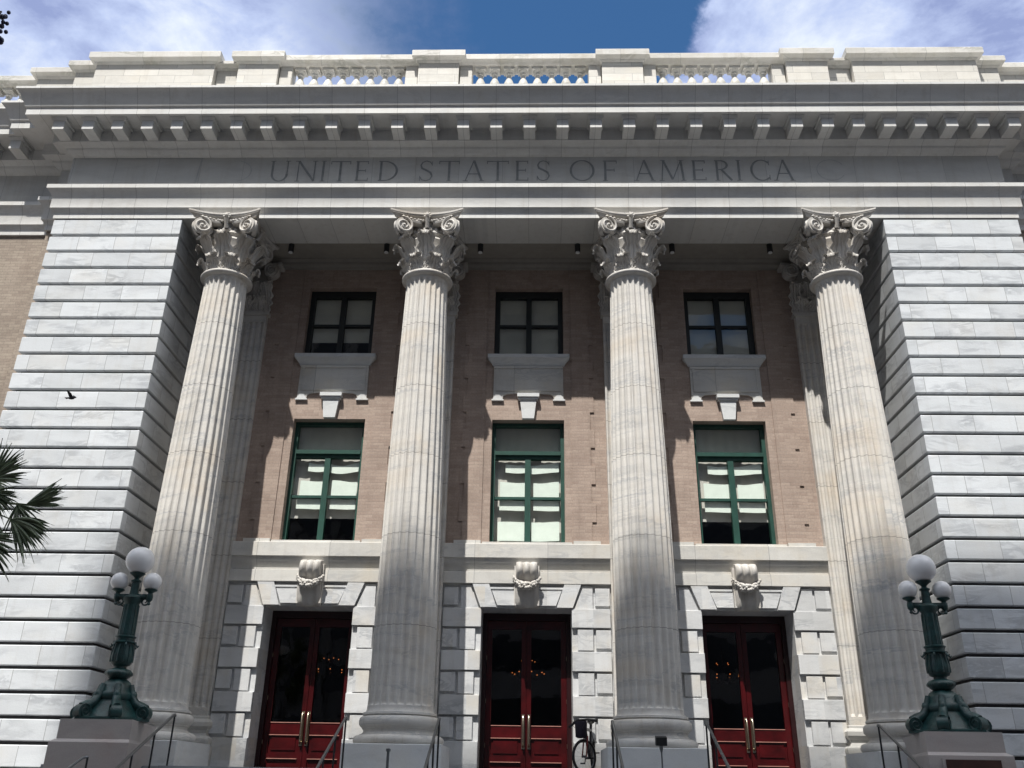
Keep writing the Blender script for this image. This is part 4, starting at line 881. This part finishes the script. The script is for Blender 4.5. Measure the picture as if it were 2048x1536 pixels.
for k in range(16):
    a = R(60 + k * 23); elv = R(rn.uniform(-45, 70)); d = Vector((math.cos(a) * math.cos(elv), math.sin(a) * math.cos(elv), math.sin(elv))); d.x = -abs(d.x) * .8 - .05; hb = Vector(ctr) + d.normalized() * .7
    fan('frond', tuple(hb), d, .62, .25, 1.1, 26, palm, ctr, 20 + k, rn.uniform(-1, 1))
# ------------------------------------------------------------------ broadleaf tree whose hanging berries reach the top left corner
tz = empty('berry_tree', 'tree with clusters of dark blue berries hanging at the top left edge', 'tree', (-10.4, -8.6, 0))
tk = MB(); tk.tube([(0, 0, 0), (.1, 0, 2.5), (.0, .1, 5.2), (.3, 0, 7.6)], [.32, .25, .2, .12], 12); rn = random.Random(9); limbs = []
for k in range(14):
    a = R(k * 51 + rn.uniform(-10, 10)); z0 = rn.uniform(4.2, 7.2); ln = rn.uniform(1.5, 2.4); e2 = Vector((math.cos(a) * ln, math.sin(a) * ln, z0 + rn.uniform(.8, 2.2))); tk.tube([(0.05, 0, z0), (e2.x * .5, e2.y * .5, (z0 + e2.z) / 2 + .2), tuple(e2)], [.09, .06, .025], 7); limbs.append(e2)
tip = Vector((4.15, .62, 9.95)); tk.tube([(.2, 0, 7.0), (1.8, .3, 8.8), (3.3, .5, 9.8), tuple(tip)], [.09, .05, .025, .008], 7); tk.build('trunk', 'bark', tz, 60)
lf = MB()
for k in range(5200):
    e2 = limbs[k % 14]; p = e2 + Vector((rn.gauss(0, .55), rn.gauss(0, .55), rn.gauss(0, .5))) if k % 4 else Vector((e2.x * rn.random(), e2.y * rn.random(), e2.z + rn.gauss(0, .5)))
    if p.x > 3.4: p.x = 3.2
    n_ = Vector((rn.uniform(-1, 1), rn.uniform(-1, 1), rn.uniform(.2, 1))).normalized(); t1 = n_.orthogonal().normalized(); t2_ = n_.cross(t1); s = rn.uniform(.05, .09)
    lf.add([p - t1 * s, p + t2_ * s * .5, p + t1 * s, p - t2_ * s * .5], [(0, 1, 2, 3)])
lf.build('crown', 'leafb', tz)
bb_ = MB(); tw = MB()
for k in range(60):
    t = rn.random(); x = 4.16 + rn.uniform(-.16, .10); z = 9.93 - .62 * t
    bb_.ball((x, .6 + rn.uniform(-.06, .06), z), rn.uniform(.022, .032), 8, 6, (1, 1, 1.15))
tw.tube([tuple(tip), (4.08, .6, 9.7), (4.1, .6, 9.3)], [.008, .006, .003], 5)
bb_.build('berry_cluster', 'berry', tz, 60); tw.build('twig', 'bark', tz)
# ------------------------------------------------------------------ office tower across the street: casts the shade on the lower columns
tw_ = empty('office_tower', 'tall concrete office tower across the street behind the viewer', 'building', (-8, -40, 0))
b = MB(); X0 = -7.7 - .29 * 40 + 8; TOP = 5.3 + 1.8 * 40
b.box(X0, X0 + 25, -20, 0, 0, TOP); b.build('facade', 'tower', tw_)
b = MB()
for k in range(22): b.box(X0 + 1.2, X0 + 23.8, .001, .05, 3.5 + k * 3.4, 5.3 + k * 3.4)
b.build('window_band', 'towerglass', tw_)
b = MB()
for k in range(8): b.box(X0 + 2.5 + k * 2.8, X0 + 3.0 + k * 2.8, .0, .35, 3, TOP - .5)
b.build('mullion', 'tower', tw_)

# ------------------------------------------------------------------ unseen street buildings, added to block low sky light from the portico
def added_street_block(x0, x1, y, h, label, colr):
    t_ = empty('added_street_building', label, 'building', ((x0 + x1) / 2, y, 0)); hw = (x1 - x0) / 2
    MB().box(-hw, hw, -18, 0, 0, h).build('facade', colr, t_)  # facade of the added unseen building
    b = MB(); n = int(h / 3.4)
    for k in range(n): b.box(-hw + .8, hw - .8, .001, .04, 1.2 + k * 3.4, 3.0 + k * 3.4)
    b.build('window_band', 'towerglass', t_)
added_street_block(-72, -22, -34.5, 30, 'unseen long mid rise brick building added across the street, left of the tower', 'brickw')
added_street_block(-10, 34, -34.5, 29, 'unseen low concrete office block added across the street, right of the tower', 'tower')
added_street_block(36, 90, -34.5, 32, 'unseen mid rise concrete building added across the street, far right', 'tower')
